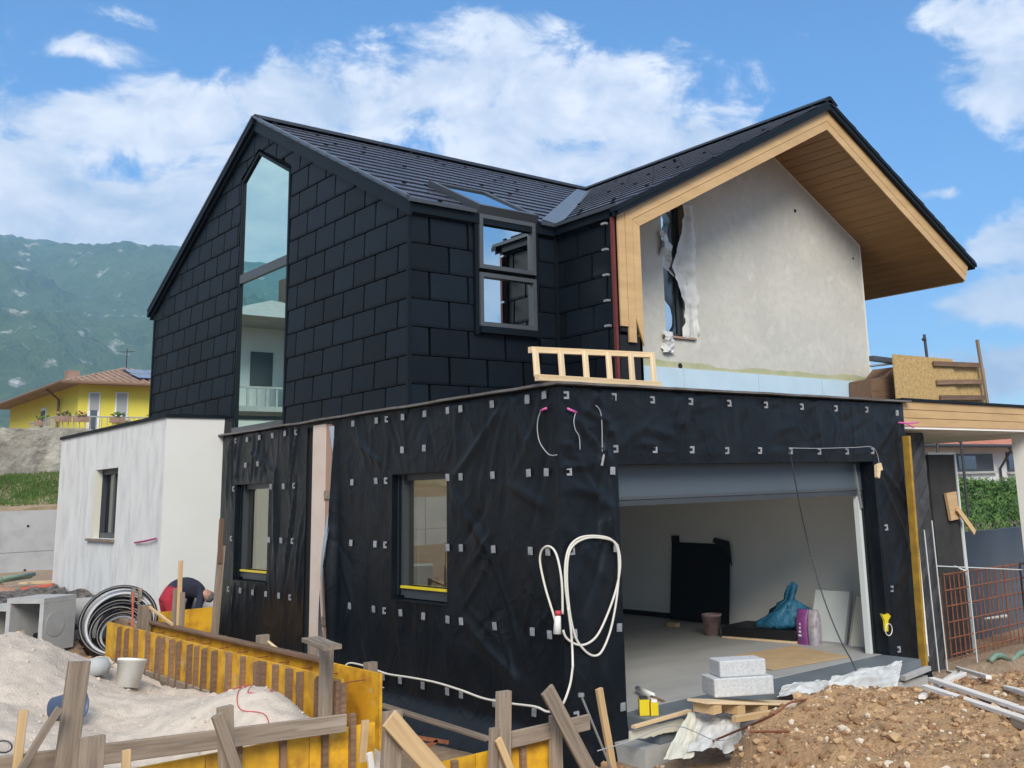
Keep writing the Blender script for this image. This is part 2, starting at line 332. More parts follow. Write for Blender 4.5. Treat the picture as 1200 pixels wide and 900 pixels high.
M['yellowh'] = mat('lemon_render', (.72, .62, .09), (.68, .58, .08), rough=.9, scale=.4); M['rooftile'] = mat('terracotta', (.34, .225, .165), (.24, .155, .11), rough=.85, scale=1.5, detail=7, var=.05)
M['redroof'] = mat('red_terracotta', (.50, .22, .15), (.42, .17, .115), rough=.85, scale=2, detail=7)
M['solar'] = mat('solar_cell', (.02, .035, .085), rough=.15, spec=.8); M['shutter'] = mat('grey_shutter', (.33, .34, .34), rough=.6); M['whitep'] = mat('white_paint', (.75, .75, .73), rough=.5)
M['black'] = mat('black_plastic', (.008, .008, .009), rough=.5); M['pipe'] = mat('black_pipe', (.012, .012, .013), rough=.32); M['pipe_glint'] = mat('pipe_highlight_grey', (.42, .43, .45), rough=.35)
M['rust'] = mat('rusty_steel', (.30, .105, .045), (.18, .06, .03), rough=.85, scale=12); M['steel'] = mat('galvanised_steel', (.42, .43, .44), rough=.4, metal=.6); M['darksteel'] = mat('dark_steel', (.035, .035, .04), rough=.5)
M['cable'] = mat('white_cable', (.66, .63, .56), rough=.5); M['wire'] = mat('thin_grey_wire', (.36, .37, .38), rough=.5); M['pink'] = mat('pink_tube', (.62, .12, .36), rough=.5); M['magenta'] = mat('magenta_conduit', (.35, .02, .16), rough=.6)
M['bucket'] = mat('white_bucket_plastic', (.80, .79, .74), (.72, .70, .64), rough=.45, scale=5, c3=(.5, .47, .40), scale3=8, amt3=.5); M['blueb'] = mat('blue_plastic', (.05, .09, .19), (.09, .13, .22), rough=.5, scale=5)
M['osb'] = mat('osb_strand', (.50, .335, .135), (.36, .225, .08), rough=.8, scale=14, detail=3, c3=(.62, .46, .22), scale3=22, amt3=.7)
M['gfloor'] = mat('grey_screed_tile', (.40, .40, .385), (.34, .34, .33), rough=.55, scale=.9, detail=7, stretch=(1, 2.5, 1), c3=(.38, .385, .38), scale3=2, amt3=.4)
M['thresh'] = mat('blue_grey_slab', (.15, .175, .195), (.12, .14, .16), rough=.6, scale=2)
M['gwall'] = mat('garage_plaster', (.88, .87, .82), (.84, .83, .78), rough=.9, scale=1); M['door'] = mat('grey_door_panel', (.075, .098, .12), rough=.4, bump=.1, bscale=90, bdist=.002)
M['xps'] = mat('blue_xps', (.50, .64, .74), (.46, .60, .70), rough=.7, scale=3); M['green'] = mat('green_sealant', (.38, .39, .22), (.46, .45, .31), rough=.9, scale=3, detail=7)
M['poly'] = mat('clear_polythene', (.78, .79, .78), (.66, .67, .66), rough=.5, scale=4, trans=.25, spec=.3); M['bluesack'] = mat('blue_bag', (.014, .11, .20), rough=.5, c2=(.02, .15, .26), scale=9, bump=.8, bscale=7, bdist=.05); M['purple'] = mat('purple_sack', (.16, .035, .17), rough=.5, c2=(.24, .07, .25), scale=6); M['greysack'] = mat('grey_sack', (.42, .40, .43), (.25, .22, .27), rough=.6, scale=14)
M['card'] = mat('cardboard', (.50, .355, .20), (.42, .29, .155), rough=.9, scale=2.5, detail=6); M['granite'] = mat('pale_granite', (.56, .57, .58), (.44, .45, .46), rough=.8, scale=40, detail=4, bump=.3, bscale=60, bdist=.004)
M['tin'] = mat('yellow_tin', (.74, .58, .02), (.66, .50, .02), rough=.35, scale=4); M['pinkb'] = mat('stained_pail', (.45, .33, .31), (.30, .17, .16), rough=.6, scale=8); M['panelw'] = mat('pale_panel', (.62, .66, .65), rough=.5); M['panelc'] = mat('cream_panel', (.62, .61, .52), rough=.5)
M['slatb'] = mat('charred_boards', (.030, .031, .033), (.06, .06, .062), rough=.75, scale=5, detail=6, var=.3); M['blackbd'] = mat('bitumen_board', (.022, .022, .023), (.038, .036, .034), rough=.85, scale=3, detail=7); M['bluegrey'] = mat('blue_grey_wall', (.085, .11, .14), (.07, .09, .115), rough=.8, scale=1)
M['beige'] = mat('beige_insulation', (.66, .545, .47), (.60, .48, .40), rough=.85, scale=2); M['brownstrip'] = mat('brown_strip', (.36, .235, .18), rough=.8); M['flapu'] = mat('membrane_underside', (.40, .47, .55), (.33, .40, .48), rough=.5, scale=6)
M['redpost'] = mat('red_oxide_steel', (.16, .03, .028), (.11, .02, .02), rough=.6, scale=5); M['flash'] = mat('zinc_edge', (.16, .15, .145), (.10, .085, .075), rough=.5, scale=5); M['redboard'] = mat('red_formboard', (.50, .10, .06), rough=.6); M['navy'] = mat('navy_cloth', (.018, .02, .04), rough=.9, bump=.3, bscale=30, bdist=.01); M['redcloth'] = mat('red_trouser_cloth', (.36, .02, .04), rough=.9); M['skin'] = mat('skin', (.42, .23, .16), rough=.6); M['capm'] = mat('grey_cap_cloth', (.16, .17, .18), (.05, .05, .06), rough=.9, scale=14); M['boot'] = mat('boot_leather', (.04, .03, .025), rough=.7)
M['greenp'] = mat('green_hose', (.16, .25, .19), rough=.5); M['redw'] = mat('red_tool', (.5, .04, .06), rough=.5); M['whiteslat'] = mat('chalky_white_slat', (.78, .74, .69), (.62, .58, .53), rough=.8, scale=2, stretch=WD)
# ================================================================== terrain
def rect(x, y, x0, x1, y0, y1, s=.35):
    return sstep(x0-s, x0+s, x)*sstep(x1+s, x1-s, x)*sstep(y0-s, y0+s, y)*sstep(y1+s, y1-s, y)
def ground_h(x, y):
    x = np.asarray(x, float); y = np.asarray(y, float)
    z = .30+.34*sstep(7.5, 10.5, y)+.42*sstep(-3.5, -7, y)
    z = z+(-.1-z)*sstep(-1.6, -.6, x)*sstep(-2.3, -3.1, y)*sstep(-9, -7, y)
    z = z+(-.05-z)*rect(x, y, -6.5, -2.2, -4.5, -.9, .3)
    z = z+(.08-z)*rect(x, y, -8, -2.4, -.7, 6.2, .4)
    z = z+(-.38-z)*rect(x, y, -2.25, .6, -1.6, 9.2, .2)
    z = z+(-.42-z)*rect(x, y, -2.7, 14, -4.6, .2, .3)
    z = z+(-.40-z)*rect(x, y, -.6, 6.4, -1.5, .3, .45)
    z = z+(-.75-z)*rect(x, y, 6.9, 24, -1.2, 6, .5)
    z = z+(-.5-z)*rect(x, y, -.1, 11, .1, 16, .1)
    z = z+(.9-z)*sstep(14, 20, x)*sstep(30, 20, y)*sstep(5, 8, y)
    zn = 2.28+1.25*sstep(24.6, 31, y)+1.1*sstep(31, 46, y)
    z = z+(zn-z)*sstep(24.25, 24.45, y)
    z = z+(.75-z)*sstep(-9, -16, y)
    near = sstep(60, 20, np.hypot(x, y))
    return z+fbm(x*.9, y*.9, 4, 3)*.10*near*(1-.7*rect(x, y, -1, 12, -.5, 16, .3))
def lines(dense0, dense1, step, far):
    a = list(np.arange(dense0, dense1+1e-6, step)); s = step
    x = dense1
    while x < far: s *= 1.28; x += s; a.append(x)
    s = step; x = dense0
    while x > -far: s *= 1.28; x -= s; a.insert(0, x)
    return np.array(a)
gx = lines(-9, 13, .14, 4200); gy = lines(-7.5, 12, .14, 4200); gy = np.sort(np.append(gy, [24.2, 24.3, 24.4, 24.5]))
XX, YY = np.meshgrid(gx, gy); ZZ = ground_h(XX, YY)
struct('ground', G().grid(np.dstack([XX, YY, ZZ])), M['ground'], True)

a_l, e_l = azel(60, 286); a_m, _ = azel(500, 286); a_r, _ = azel(1200, 460)
az_ = np.linspace(a_l-1.9, a_r+.3, 460); rr = np.concatenate([np.linspace(420, 2600, 150), np.linspace(2620, 3300, 20)])
AZ, RR = np.meshgrid(az_, rr)
mx = CAM[0]+RR*np.sin(AZ); my = CAM[1]+RR*np.cos(AZ)
fade = 1-.86*sstep(a_m-.2, a_r-.35, AZ)
ridge = 2600*math.tan(e_l)*fade*(1+.07*fbm(AZ*5, AZ*0+.3, 4, 11))
prof = np.clip((RR-560)/(2600-560), 0, 1)**1.12
prof = np.where(RR > 2600, 1-(RR-2600)/900, prof)
mz = 4.0+ridge*prof*(1+.22*fbm(mx/520, my/520, 5, 21)*np.clip((2600-RR)/600, 0, 1))+95*prof*(1-prof)*4*fbm(mx/190, my/190, 5, 5)*fade
mz = mz+fbm(mx/14, my/14, 2, 8)*13*np.clip(prof*4, 0, 1)*fade-8*(RR < 470)
mm = mat('wooded_mountain', (.04, .08, .03), (.065, .115, .042), rough=.95, scale=.006, detail=10, c3=(.09, .13, .05), scale3=.05, amt3=.8, bump=1, bscale=.06, bdist=14, c4=(.52, .50, .46), scale4=.021, lo4=.60, hi4=.70)
struct('mountain', G().grid(np.dstack([mx, my, mz])), mm, True)

def heap(name, x0, x1, y0, y1, st, hf, m, label, cat):
    xs = np.arange(x0, x1+1e-6, st); ys = np.arange(y0, y1+1e-6, st); X, Y = np.meshgrid(xs, ys); Z = hf(X, Y)
    g = G().grid(np.dstack([X, Y, Z]), mask=(Z[:-1, :-1] > ground_h(X[:-1, :-1], Y[:-1, :-1])-.12))
    o = mk(name, g, m, None, True); o['kind'] = 'stuff'; return tag(o, label, cat, None, 'stuff')
def sand_h(x, y):
    sx = np.where(x < -4.25, 2.2, .95)
    z = .27+.78*np.exp(-((x+4.25)/sx)**2-((y-4.1)/1.7)**2)+.40*np.exp(-((x+3.05)/.62)**2-((y-.75)/1.25)**2)
    z = z+.50*sstep(-3.7, -5.6, x)*sstep(-1.2, .6, y)*np.exp(-((y-1.5)/3.0)**2)
    z = z*sstep(-1.25, -.55, y)+(-.1)*(1-sstep(-1.25, -.55, y))
    return z+fbm(x*1.6, y*1.6, 5, 31)*.13+np.abs(fbm(x*5, y*5, 3, 33))*.035-.3*sstep(-2.46, -2.40, x)
heap('sand_heap', -8.5, -2.45, -2.2, 7.2, .045, sand_h, M['sand'], 'heap of pale beige sand beside the yellow formwork', 'sand')
def mound_h(x, y):
    c = np.interp(x, [-1.6, -1.04, -.4, .8, 2.1, 3.8, 6, 9, 12], [-.35, .22, .46, .50, .46, .36, .30, .25, .2])
    z = c*sstep(-1.75, -2.75, y+.12*fbm(x*1.3, y, 3, 9)+(0.1*x-.1))+(1-sstep(-1.75, -2.75, y+(0.1*x-.1)))*(-.45)
    z = z+.10*sstep(-3.2, -6, y)
    k = sstep(-.25, .55, (x+6.98)-1.06*(y+8.6)+.25*fbm(x*1.2, y*1.2, 3, 45)); z = -.42+(z+.42)*k
    return z+fbm(x*1.5, y*1.5, 5, 41)*.15+np.abs(fbm(x*7, y*7, 3, 43))*.05
heap('gravel_mound', -1.7, 10, -7.2, -.9, .045, mound_h, M['soil'], 'mound of brown gravelly earth in front of the garage', 'earth mound')
# loose stones on the mound: far too many to count
def stones(name, n, area, hf, mats, rmin, rmax, label, cat, flat=.7):
    g = G(); ico = [(0,0,1)]+[(.894*math.cos(i*1.2566), .894*math.sin(i*1.2566), .447) for i in range(5)]+[(.894*math.cos(i*1.2566+.628), .894*math.sin(i*1.2566+.628), -.447) for i in range(5)]+[(0,0,-1)]
    fs = [(0,i+1,(i+1)%5+1) for i in range(5)]+[(i+1,i+6,(i+1)%5+1) for i in range(5)]+[((i+1)%5+1,i+6,(i+1)%5+6) for i in range(5)]+[(11,(i+1)%5+6,i+6) for i in range(5)]
    P = np.random.rand(n, 2); X = area[0]+P[:, 0]*(area[1]-area[0]); Y = area[2]+P[:, 1]*(area[3]-area[2]); Z = hf(X, Y)
    K = Z > ground_h(X, Y)-.05
    for x, y, z in zip(X[K].tolist(), Y[K].tolist(), Z[K].tolist()):
        r = rmin*(rmax/rmin)**(random.random()**2.6); sx, sy, sz = [r*random.uniform(.7, 1.3) for _ in range(3)]; a = random.uniform(0, 6.28); ca, sa = math.cos(a), math.sin(a)
        vs = []
        for p in ico:
            k = random.uniform(.75, 1.15); px, py, pz = p[0]*sx*k, p[1]*sy*k, p[2]*sz*k*flat
            vs.append((x+px*ca-py*sa, y+px*sa+py*ca, z+pz+r*.12))
        g.add(vs, fs, random.choice((0, 0, 0, 0, 1, 1, 1, 1, 2)))
    o = mk(name, g, mats); return tag(o, label, cat, None, 'stuff')
ST = [M['stone1'], M['stone2'], M['stone3']]
stones('mound_gravel', 20000, (-1.6, 9, -6.8, -1.4), mound_h, ST, .008, .044, 'loose buff and brown stones scattered over the earth mound', 'gravel')
stones('mound_rubble', 140, (-1.4, 8, -6.5, -1.8), mound_h, [ST[0], ST[1], ST[0]], .03, .085, 'larger stones and clods lying on the earth mound', 'rubble')
stones('trench_gravel', 1500, (-2.6, 6, -3.2, 0), ground_h, ST, .012, .06, 'loose stones on the trench floor around the garage', 'gravel')
stones('yard_gravel', 1500, (-4, -1, 5.5, 14), ground_h, ST, .012, .06, 'loose reddish stones on the yard beside the concrete boxes', 'gravel')
stones('sand_lumps', 900, (-7, -2.6, -1.6, 6), sand_h, [M['sand']]*3, .008, .03, 'small lumps of sand and stone on the sand heap', 'sand lump')

# ================================================================== the house
house = thing('house', 'half-finished house with black tiled gable, timber-clad overhang and membrane-wrapped garage', 'house', (0, 0, 0))
def hp(name, g, m, smooth=False, parent=None, **kw): return mk(name, g, m, parent or house, smooth, **kw)

# ---- clipping helpers for tiles
def clip(poly, a, b, c):            # keep a*x+b*y<=c
    out = []
    for i in range(len(poly)):
        p, q = poly[i], poly[(i+1) % len(poly)]; dp = a*p[0]+b*p[1]-c; dq = a*q[0]+b*q[1]-c
        if dp <= 0: out.append(p)
        if (dp < 0) != (dq < 0) and dp != dq:
            t = dp/(dp-dq); out.append((p[0]+(q[0]-p[0])*t, p[1]+(q[1]-p[1])*t))
    return out
def area2(p): return abs(sum(p[i][0]*p[(i+1) % len(p)][1]-p[(i+1) % len(p)][0]*p[i][1] for i in range(len(p))))/2
def convclip(poly, cv):             # cv: ccw convex polygon
    for i in range(len(cv)):
        (x0, y0), (x1, y1) = cv[i], cv[(i+1) % len(cv)]
        poly = clip(poly, (y1-y0), -(x1-x0), (y1-y0)*x0-(x1-x0)*y0)
        if len(poly) < 3: return []
    return poly
def tile_polys(regions, u0, v0, w, h, off, gap, urng, vrng):
    k = math.floor((vrng[0]-v0)/h)
    while v0+k*h < vrng[1]:
        b = v0+k*h; uu = u0+(off if k % 2 else 0); j = math.floor((urng[0]-uu)/w)
        while uu+j*w < urng[1]:
            a = uu+j*w; gu = gap*1.75; r = [(a+gu, b+gap*.9), (a+w-gu, b+gap*.9), (a+w-gu, b+h-gap*.2), (a+gu, b+h-gap*.2)]
            for cv in regions:
                q = convclip(r, cv)
                if len(q) >= 3 and area2(q) > .004: yield b, q
            j += 1
        k += 1
def tile_geo(g, q, b, h, O, U, V, Nn, base=.004, lip=.026, fold=.045):
    O, U, V, Nn = Vector(O), Vector(U), Vector(V), Vector(Nn)
    def d(v): 
        t = v-b
        return lip-.006*(1-t/fold) if t < fold else lip+(base+.004-lip)*min(1, (t-fold)/(h-fold))
    for part in (clip(q, 0, 1, b+fold), clip(q, 0, -1, -(b+fold))):
        if len(part) < 3: continue
        n = len(part); fr = [O+U*x+V*y+Nn*d(y) for x, y in part]; bk = [O+U*x+V*y for x, y in part]
        g.add(fr+bk, [tuple(range(n))]+[(i, i+n, (i+1) % n+n, (i+1) % n) for i in range(n)])

RZ, RY, TAN = 9.14, 8.38, .52
def zmain(y): return RZ-TAN*abs(y-RY)
WX, WZ, WT = 7.84, 9.17, .525
def zwing(x): return WZ-WT*abs(x-WX)

# ---- black tiled gable wall (faces -X), with the tall glazing
core = G()
core.prism([(.10, 3.15, 3.2), (.10, 13.42, 3.2), (.10, 13.42, zmain(13.42)-.2), (.10, RY, RZ-.2), (.10, 3.15, zmain(3.15)-.2)], (.2, 0, 0))
gable = hp('gable_wall', core, M['core'])
GL = dict(y0=6.99, y1=8.98, zb=3.55, tr=7.80, ap=(8.29, 8.47), tl=8.10)
def under(pad): return lambda y: zmain(y)-pad
gr = zmain(RY)-.17
eR, eL = zmain(3.14)-.17, zmain(13.44)-.17
fo = .07
right = [(3.145, 3.42), (GL['y0']-fo, 3.42), (GL['y0']-fo, zmain(GL['y0']-fo)-.17), (3.145, eR)]
left = [(GL['y1']+fo, 3.42), (13.43, 3.42), (13.43, eL), (GL['y1']+fo, zmain(GL['y1']+fo)-.17)]
top1 = [(GL['y0']-fo, GL['tr']+fo*1.2), (GL['ap'][0], GL['ap'][1]+fo*1.2), (GL['ap'][0], zmain(GL['ap'][0])-.17), (GL['y0']-fo, zmain(GL['y0']-fo)-.17)]
top2 = [(GL['ap'][0], GL['ap'][1]+fo*1.2), (GL['y1']+fo, GL['tl']+fo*1.2), (GL['y1']+fo, zmain(GL['y1']+fo)-.17), (RY, gr), (GL['ap'][0], zmain(GL['ap'][0])-.17)]
TW, TH = .633, .3867
for b, q in tile_polys([right, left, top1, top2], 3.739, 4.225, TW, TH, TW/2, .011, (3.1, 13.5), (3.42, 9.2)):
    g = G(); tile_geo(g, q, b, TH, (.098, 0, 0), (0, 1, 0), (0, 0, 1), (-1, 0, 0), base=.080, lip=.098); hp('tile', g, M['tile'], parent=gable)
# ---- dormer wall (faces -Y) and the wing's side wall (faces -X)
core = G().box((.13, 3.22, 3.2), (1.03, 3.4, 6.2)).box((2.22, 3.22, 3.2), (2.66, 3.4, 6.2)).box((1.03, 3.22, 3.2), (2.22, 3.4, 4.58))
dorm = hp('dormer_wall', core, M['core'])
dreg = [[(.03, 3.42), (1.05, 3.42), (1.05, 6.28), (.03, 6.28)], [(2.20, 3.42), (2.53, 3.42), (2.53, 6.28), (2.20, 6.28)], [(1.05, 3.42), (2.20, 3.42), (2.20, 4.60), (1.05, 4.60)]]
for b, q in tile_polys(dreg, .33, 4.225, TW, TH, TW/2, .011, (0, 2.6), (3.42, 6.3)):
    g = G(); tile_geo(g, q, b, TH, (0, 3.218, 0), (1, 0, 0), (0, 0, 1), (0, -1, 0), base=.080, lip=.098); hp('tile', g, M['tile'], parent=dorm)
wing = hp('wing_side_wall', G().box((2.68, 1.86, 3.2), (2.9, 3.20, 6.2)), M['core'])
for b, q in tile_polys([[(1.87, 3.42), (3.09, 3.42), (3.09, 6.25), (1.87, 6.25)]], 2.0, 4.225, TW, TH, TW/2, .011, (1.8, 3.2), (3.42, 6.3)):
    g = G(); tile_geo(g, q, b, TH, (2.678, 0, 0), (0, 1, 0), (0, 0, 1), (-1, 0, 0), base=.080, lip=.098); hp('tile', g, M['tile'], parent=wing)
hp('corner_trim', G().box((-.02, 3.10, 3.45), (.03, 3.145, 6.33)), M['trim'])
hp('corner_trim', G().box((2.53, 3.10, 3.45), (2.575, 3.135, 6.3)), M['trim'])
hp('corner_fill', G().box((2.58, 3.14, 3.2), (2.98, 3.5, 6.25)), M['core'])
hp('corner_trim', G().box((-.015, 13.42, 3.45), (.05, 13.48, 6.45)), M['trim'])
# ---- tall glazing
wt = hp('gable_window', G().prism([(.04, GL['y0'], GL['zb']), (.04, GL['y1'], GL['zb']), (.04, GL['y1'], GL['tl']), (.04, *GL['ap']), (.04, GL['y0'], GL['tr'])], (.02, 0, 0)), M['glass'])
fr = G(); pts = [(GL['y0'], GL['zb']), (GL['y1'], GL['zb']), (GL['y1'], GL['tl']), GL['ap'], (GL['y0'], GL['tr'])]
for i in range(5):
    (ya, za), (yb, zb) = pts[i], pts[(i+1) % 5]; fr.beam((.035, ya, za), (.035, yb, zb), .13, .075, up=(1, 0, 0)) if False else fr.beam((.045, ya, za), (.045, yb, zb), .05, .08, up=(1, 0, 0))
hp('frame', fr, M['trim'], parent=wt)
hp('transom', G().box((.005, GL['y0']+.03, 6.2), (.10, GL['y1']-.03, 6.36)), M['framelite'], parent=wt)
hp('sill', G().box((-.03, GL['y0']-.02, 3.55), (.10, GL['y1']+.02, 3.64)), M['framelite'], parent=wt)
# ---- dormer window: two sashes, then the skylight
wx0, wx1 = 1.12, 2.13
wd = hp('dormer_window', G().box((wx0+.02, 3.20, 4.66), (wx1-.02, 3.23, 6.34)), M['core'])
for z0, z1 in ((4.70, 5.47), (5.53, 6.33)):
    f = G(); a = .06
    f.box((wx0, 3.05, z0), (wx0+a, 3.19, z1)).box((wx1-a, 3.05, z0), (wx1, 3.19, z1)).box((wx0+a, 3.05, z0), (wx1-a, 3.19, z0+a)).box((wx0+a, 3.05, z1-a), (wx1-a, 3.19, z1))
    s_ = hp('sash', f, M['framelite'], parent=wd)
    hp('pane', G().box((wx0+a-.003, 3.115, z0+a-.003), (wx1-a+.003, 3.13, z1-a+.003)), M['glassb'], parent=wd)
hp('surround', G().box((wx0-.06, 3.08, 4.58), (wx0-.003, 3.22, 6.34)).box((wx1+.003, 3.08, 4.58), (wx1+.06, 3.22, 6.34)).box((wx0, 3.03, 4.60), (wx1, 3.2, 4.695)), M['trim'], parent=wd)
# ---- roofs
cosm = 1/math.sqrt(1+TAN*TAN); cosw = 1/math.sqrt(1+WT*WT)
roof = hp('roof', G()
  .prism([(-.05, 3.06, zmain(3.06)-.03), (2.5, 3.06, zmain(3.06)-.03), (WX, RY, RZ-.03), (-.05, RY, RZ-.03)], (0, 0, -.16))
  .prism([(-.05, RY, RZ-.03), (12.2, RY, RZ-.03), (12.2, 13.62, zmain(13.62)-.03), (-.05, 13.62, zmain(13.62)-.03)], (0, 0, -.16))
  .prism([(2.50, 1.62, zwing(2.5)-.03), (WX, 1.62, WZ-.03), (WX, RY+.1, WZ-.03), (2.50, 3.1, zwing(2.5)-.03)], (0, 0, -.14))
  .prism([(WX, 1.62, WZ-.03), (12.45, 1.62, zwing(12.45)-.03), (12.45, 12, zwing(12.45)-.03), (WX, 12, WZ-.03)], (0, 0, -.14)), M['trim'])
def roofing(regions, O, U, V, Nn, u0, urng, vr, nm):
    g = G(); sg = G(); k = 0
    for b, q in tile_polys(regions, u0, 0.0, .70, .40, .35, .004, urng, vr):
        tile_geo(g, q, b, .40, O, U, V, Nn, base=.004, lip=.034, fold=.02); k += 1
        if area2(q) > .25 and random.random() < .22:
            c = Vector(O)+Vector(U)*(sum(p[0] for p in q)/len(q)+random.choice((-.15, .15)))+Vector(V)*(b+.10)
            sg.prism([c-Vector(U)*.035+Vector(Nn)*.03, c+Vector(U)*.035+Vector(Nn)*.03, c+Vector(U)*.03+Vector(Nn)*.06, c-Vector(U)*.03+Vector(Nn)*.06], Vector(V)*.03)
    hp('roof_tiling', g, M['rooft'], parent=roof, kind='stuff')
    if sg.v: hp('snow_guard', sg, M['trim'], parent=roof, kind='stuff')
Lm = (RY-3.04)/cosm
vm = Vector((0, cosm, TAN*cosm)); nm_ = Vector((0, -TAN*cosm, cosm))
SKX0, SKX1, SKL = 1.10, 2.16, 1.55
vu = lambda v: 2.52+(WX-2.52)*v/Lm
roofing([[(-.06, 0), (SKX0-.04, 0), (SKX0-.04, SKL+.1), (-.06, SKL+.1)], [(SKX1+.04, 0), (vu(0)-.14, 0), (vu(SKL+.1)-.14, SKL+.1), (SKX1+.04, SKL+.1)], [(-.06, SKL+.1), (vu(SKL+.1)-.14, SKL+.1), (vu(Lm)-.14, Lm), (-.06, Lm)]],
        (0, 3.04, zmain(3.04)-.025), (1, 0, 0), vm, nm_, 0, (-.1, 8), (0, Lm), 'front')
Lw = (WX-2.49)/cosw
vw = Vector((cosw, 0, WT*cosw)); nw = Vector((-WT*cosw, 0, cosw))
roofing([[(1.60, 0), (1.60, Lw), (RY-.14, Lw), (3.08-.14, 0)][::-1]], (2.49, 0, zwing(2.49)-.025), (0, 1, 0), vw, nw, 1.6, (1.5, 9), (0, Lw), 'wing')
vw2 = Vector((-cosw, 0, WT*cosw)); nw2 = Vector((WT*cosw, 0, cosw)); Lr = (12.46-WX)/cosw
roofing([[(1.60, 0), (11.9, 0), (11.9, Lr), (1.60, Lr)]], (12.46, 0, zwing(12.46)-.025), (0, 1, 0), vw2, nw2, 1.6, (1.5, 12), (0, Lr), 'wing right')
va = Vector((2.52, 3.06, zmain(3.06)+.015)); vb = Vector((WX, RY, RZ+.015)); vd = (vb-va).normalized(); vx = Vector((vd.y, -vd.x, 0)).normalized()
hp('valley_flashing', G().add([va-vx*.20+Vector((0, 0, .075)), va, vb, vb-vx*.20+Vector((0, 0, .075)), va+vx*.15+Vector((0, 0, .06)), vb+vx*.15+Vector((0, 0, .06))], [(0, 1, 2, 3), (1, 4, 5, 2)]), M['valley'], parent=roof, solid=.006)
hp('ridge_cap', G().prism([(-.07, RY-.22, RZ-.06), (-.07, RY-.03, RZ+.075), (-.07, RY+.03, RZ+.075), (-.07, RY+.22, RZ-.06)], (12.1, 0, 0)), M['trim'], parent=roof)
hp('ridge_cap', G().prism([(WX-.22, 1.6, WZ-.06), (WX-.03, 1.6, WZ+.07), (WX+.03, 1.6, WZ+.07), (WX+.22, 1.6, WZ-.06)], (0, 10.4, 0)), M['trim'], parent=roof)
# verge boards of the black gable, eave edges and drip of the wing
def vz(y, d): return zmain(y)-d
hp('verge_trim', G().prism([(-.055, 3.03, vz(3.03, -.01)), (-.055, RY, RZ+.01), (-.055, RY, RZ-.24), (-.055, 3.03, vz(3.03, .23))], (.045, 0, 0)), M['trim'], parent=roof)
hp('verge_trim', G().prism([(-.105, RY, RZ+.015), (-.105, 13.64, vz(13.64, -.015)), (-.105, 13.64, vz(13.64, .12)), (-.105, RY, RZ-.11)], (.10, 0, 0)), M['trim'], parent=roof)
hp('verge_cap', G().beam((-.075, 3.02, vz(3.02, -.03)), (-.075, RY, RZ+.03), .05, .035).beam((-.09, RY, RZ+.03), (-.09, 13.64, vz(13.64, -.03)), .05, .035), M['valley'], parent=roof)
hp('eave_trim', G().box((-.06, 3.0, zmain(3.04)-.05), (1.04, 3.035, zmain(3.04)+.005)), M['frame'], parent=roof)
hp('eave_trim', G().box((2.22, 3.0, zmain(3.04)-.05), (2.45, 3.035, zmain(3.04)+.005)).box((2.45, 1.61, zwing(2.49)-.05), (2.49, 3.0, zwing(2.49)+.0)), M['frame'], parent=roof)
# skylight continuing the dormer window up the roof
O_ = Vector((0, 3.04, zmain(3.04)))
def sk(x, v, nn): return O_+Vector((x, 0, 0))+vm*v+nm_*nn
sf = G()
for (xa, xb, a, b) in ((SKX0, SKX0+.09, 0, SKL), (SKX1-.09, SKX1, 0, SKL), (SKX0+.09, SKX1-.09, 0, .10), (SKX0+.09, SKX1-.09, SKL-.09, SKL)):
    sf.prism([sk(xa, a, -.05), sk(xb, a, -.05), sk(xb, b, -.05), sk(xa, b, -.05)], nm_*.14)
skl = hp('skylight', sf, M['frame'])
hp('pane', G().prism([sk(SKX0+.088, .098, .045), sk(SKX1-.088, .098, .045), sk(SKX1-.088, SKL-.088, .045), sk(SKX0+.088, SKL-.088, .045)], nm_*.02), M['glassb'], parent=skl)
# ---- timber-clad rake of the wing (plane y = 1.7), boards mitred at the corners
cl = hp('rake_cladding', G().prism([(2.60, 1.735, 6.30), (WX, 1.735, WZ-.08), (12.30, 1.735, 6.66), (12.12, 1.735, 6.36), (WX, 1.735, 8.66), (3.02, 1.735, 6.12), (3.02, 1.735, 4.55), (2.60, 1.735, 4.55)], (0, .05, 0)), M['core'])
lo = [(2.56, 4.42), (2.56, 6.36), (7.84, 9.13), (12.36, 6.69)]; li = [(3.0, 4.42), (3.0, 6.12), (7.81, 8.63), (12.15, 6.31)]
def lerp(a, b, t): return (a[0]+(b[0]-a[0])*t, a[1]+(b[1]-a[1])*t)
for k in range(3):
    t0, t1 = k/3+.008, (k+1)/3-.008
    for s in range(3):
        a0, a1 = lerp(lo[s], li[s], t0), lerp(lo[s], li[s], t1); b0, b1 = lerp(lo[s+1], li[s+1], t0), lerp(lo[s+1], li[s+1], t1)
        if s == 0: zz = (4.62, 4.40, 4.36)[k]; a0 = (a0[0], zz); a1 = (a1[0], zz)
        if s == 0 and k == 2: a0 = (a0[0], 4.75)
        dep_ = .028+.003*((k+s) % 2)
        hp('board', G().prism([(a0[0], 1.735-dep_, a0[1]), (b0[0], 1.735-dep_, b0[1]), (b1[0], 1.735-dep_, b1[1]), (a1[0], 1.735-dep_, a1[1])], (0, dep_-.001, 0)), M['clad'], parent=cl)
hp('drip_edge', G().prism([(2.44, 1.60, zwing(2.44)-.02), (WX, 1.60, WZ+.0), (WX, 1.60, WZ-.075), (2.44, 1.60, zwing(2.44)-.095)], (0, .12, 0)).prism([(WX, 1.60, WZ+.0), (12.5, 1.60, zwing(12.5)-.02), (12.5, 1.60, zwing(12.5)-.095), (WX, 1.60, WZ-.075)], (0, .12, 0)), M['trim'])
hp('edge_channel', G().box((2.50, 1.75, 3.5), (2.545, 1.80, 6.28)), M['redpost'], label='red oxide steel channel at the wing corner')
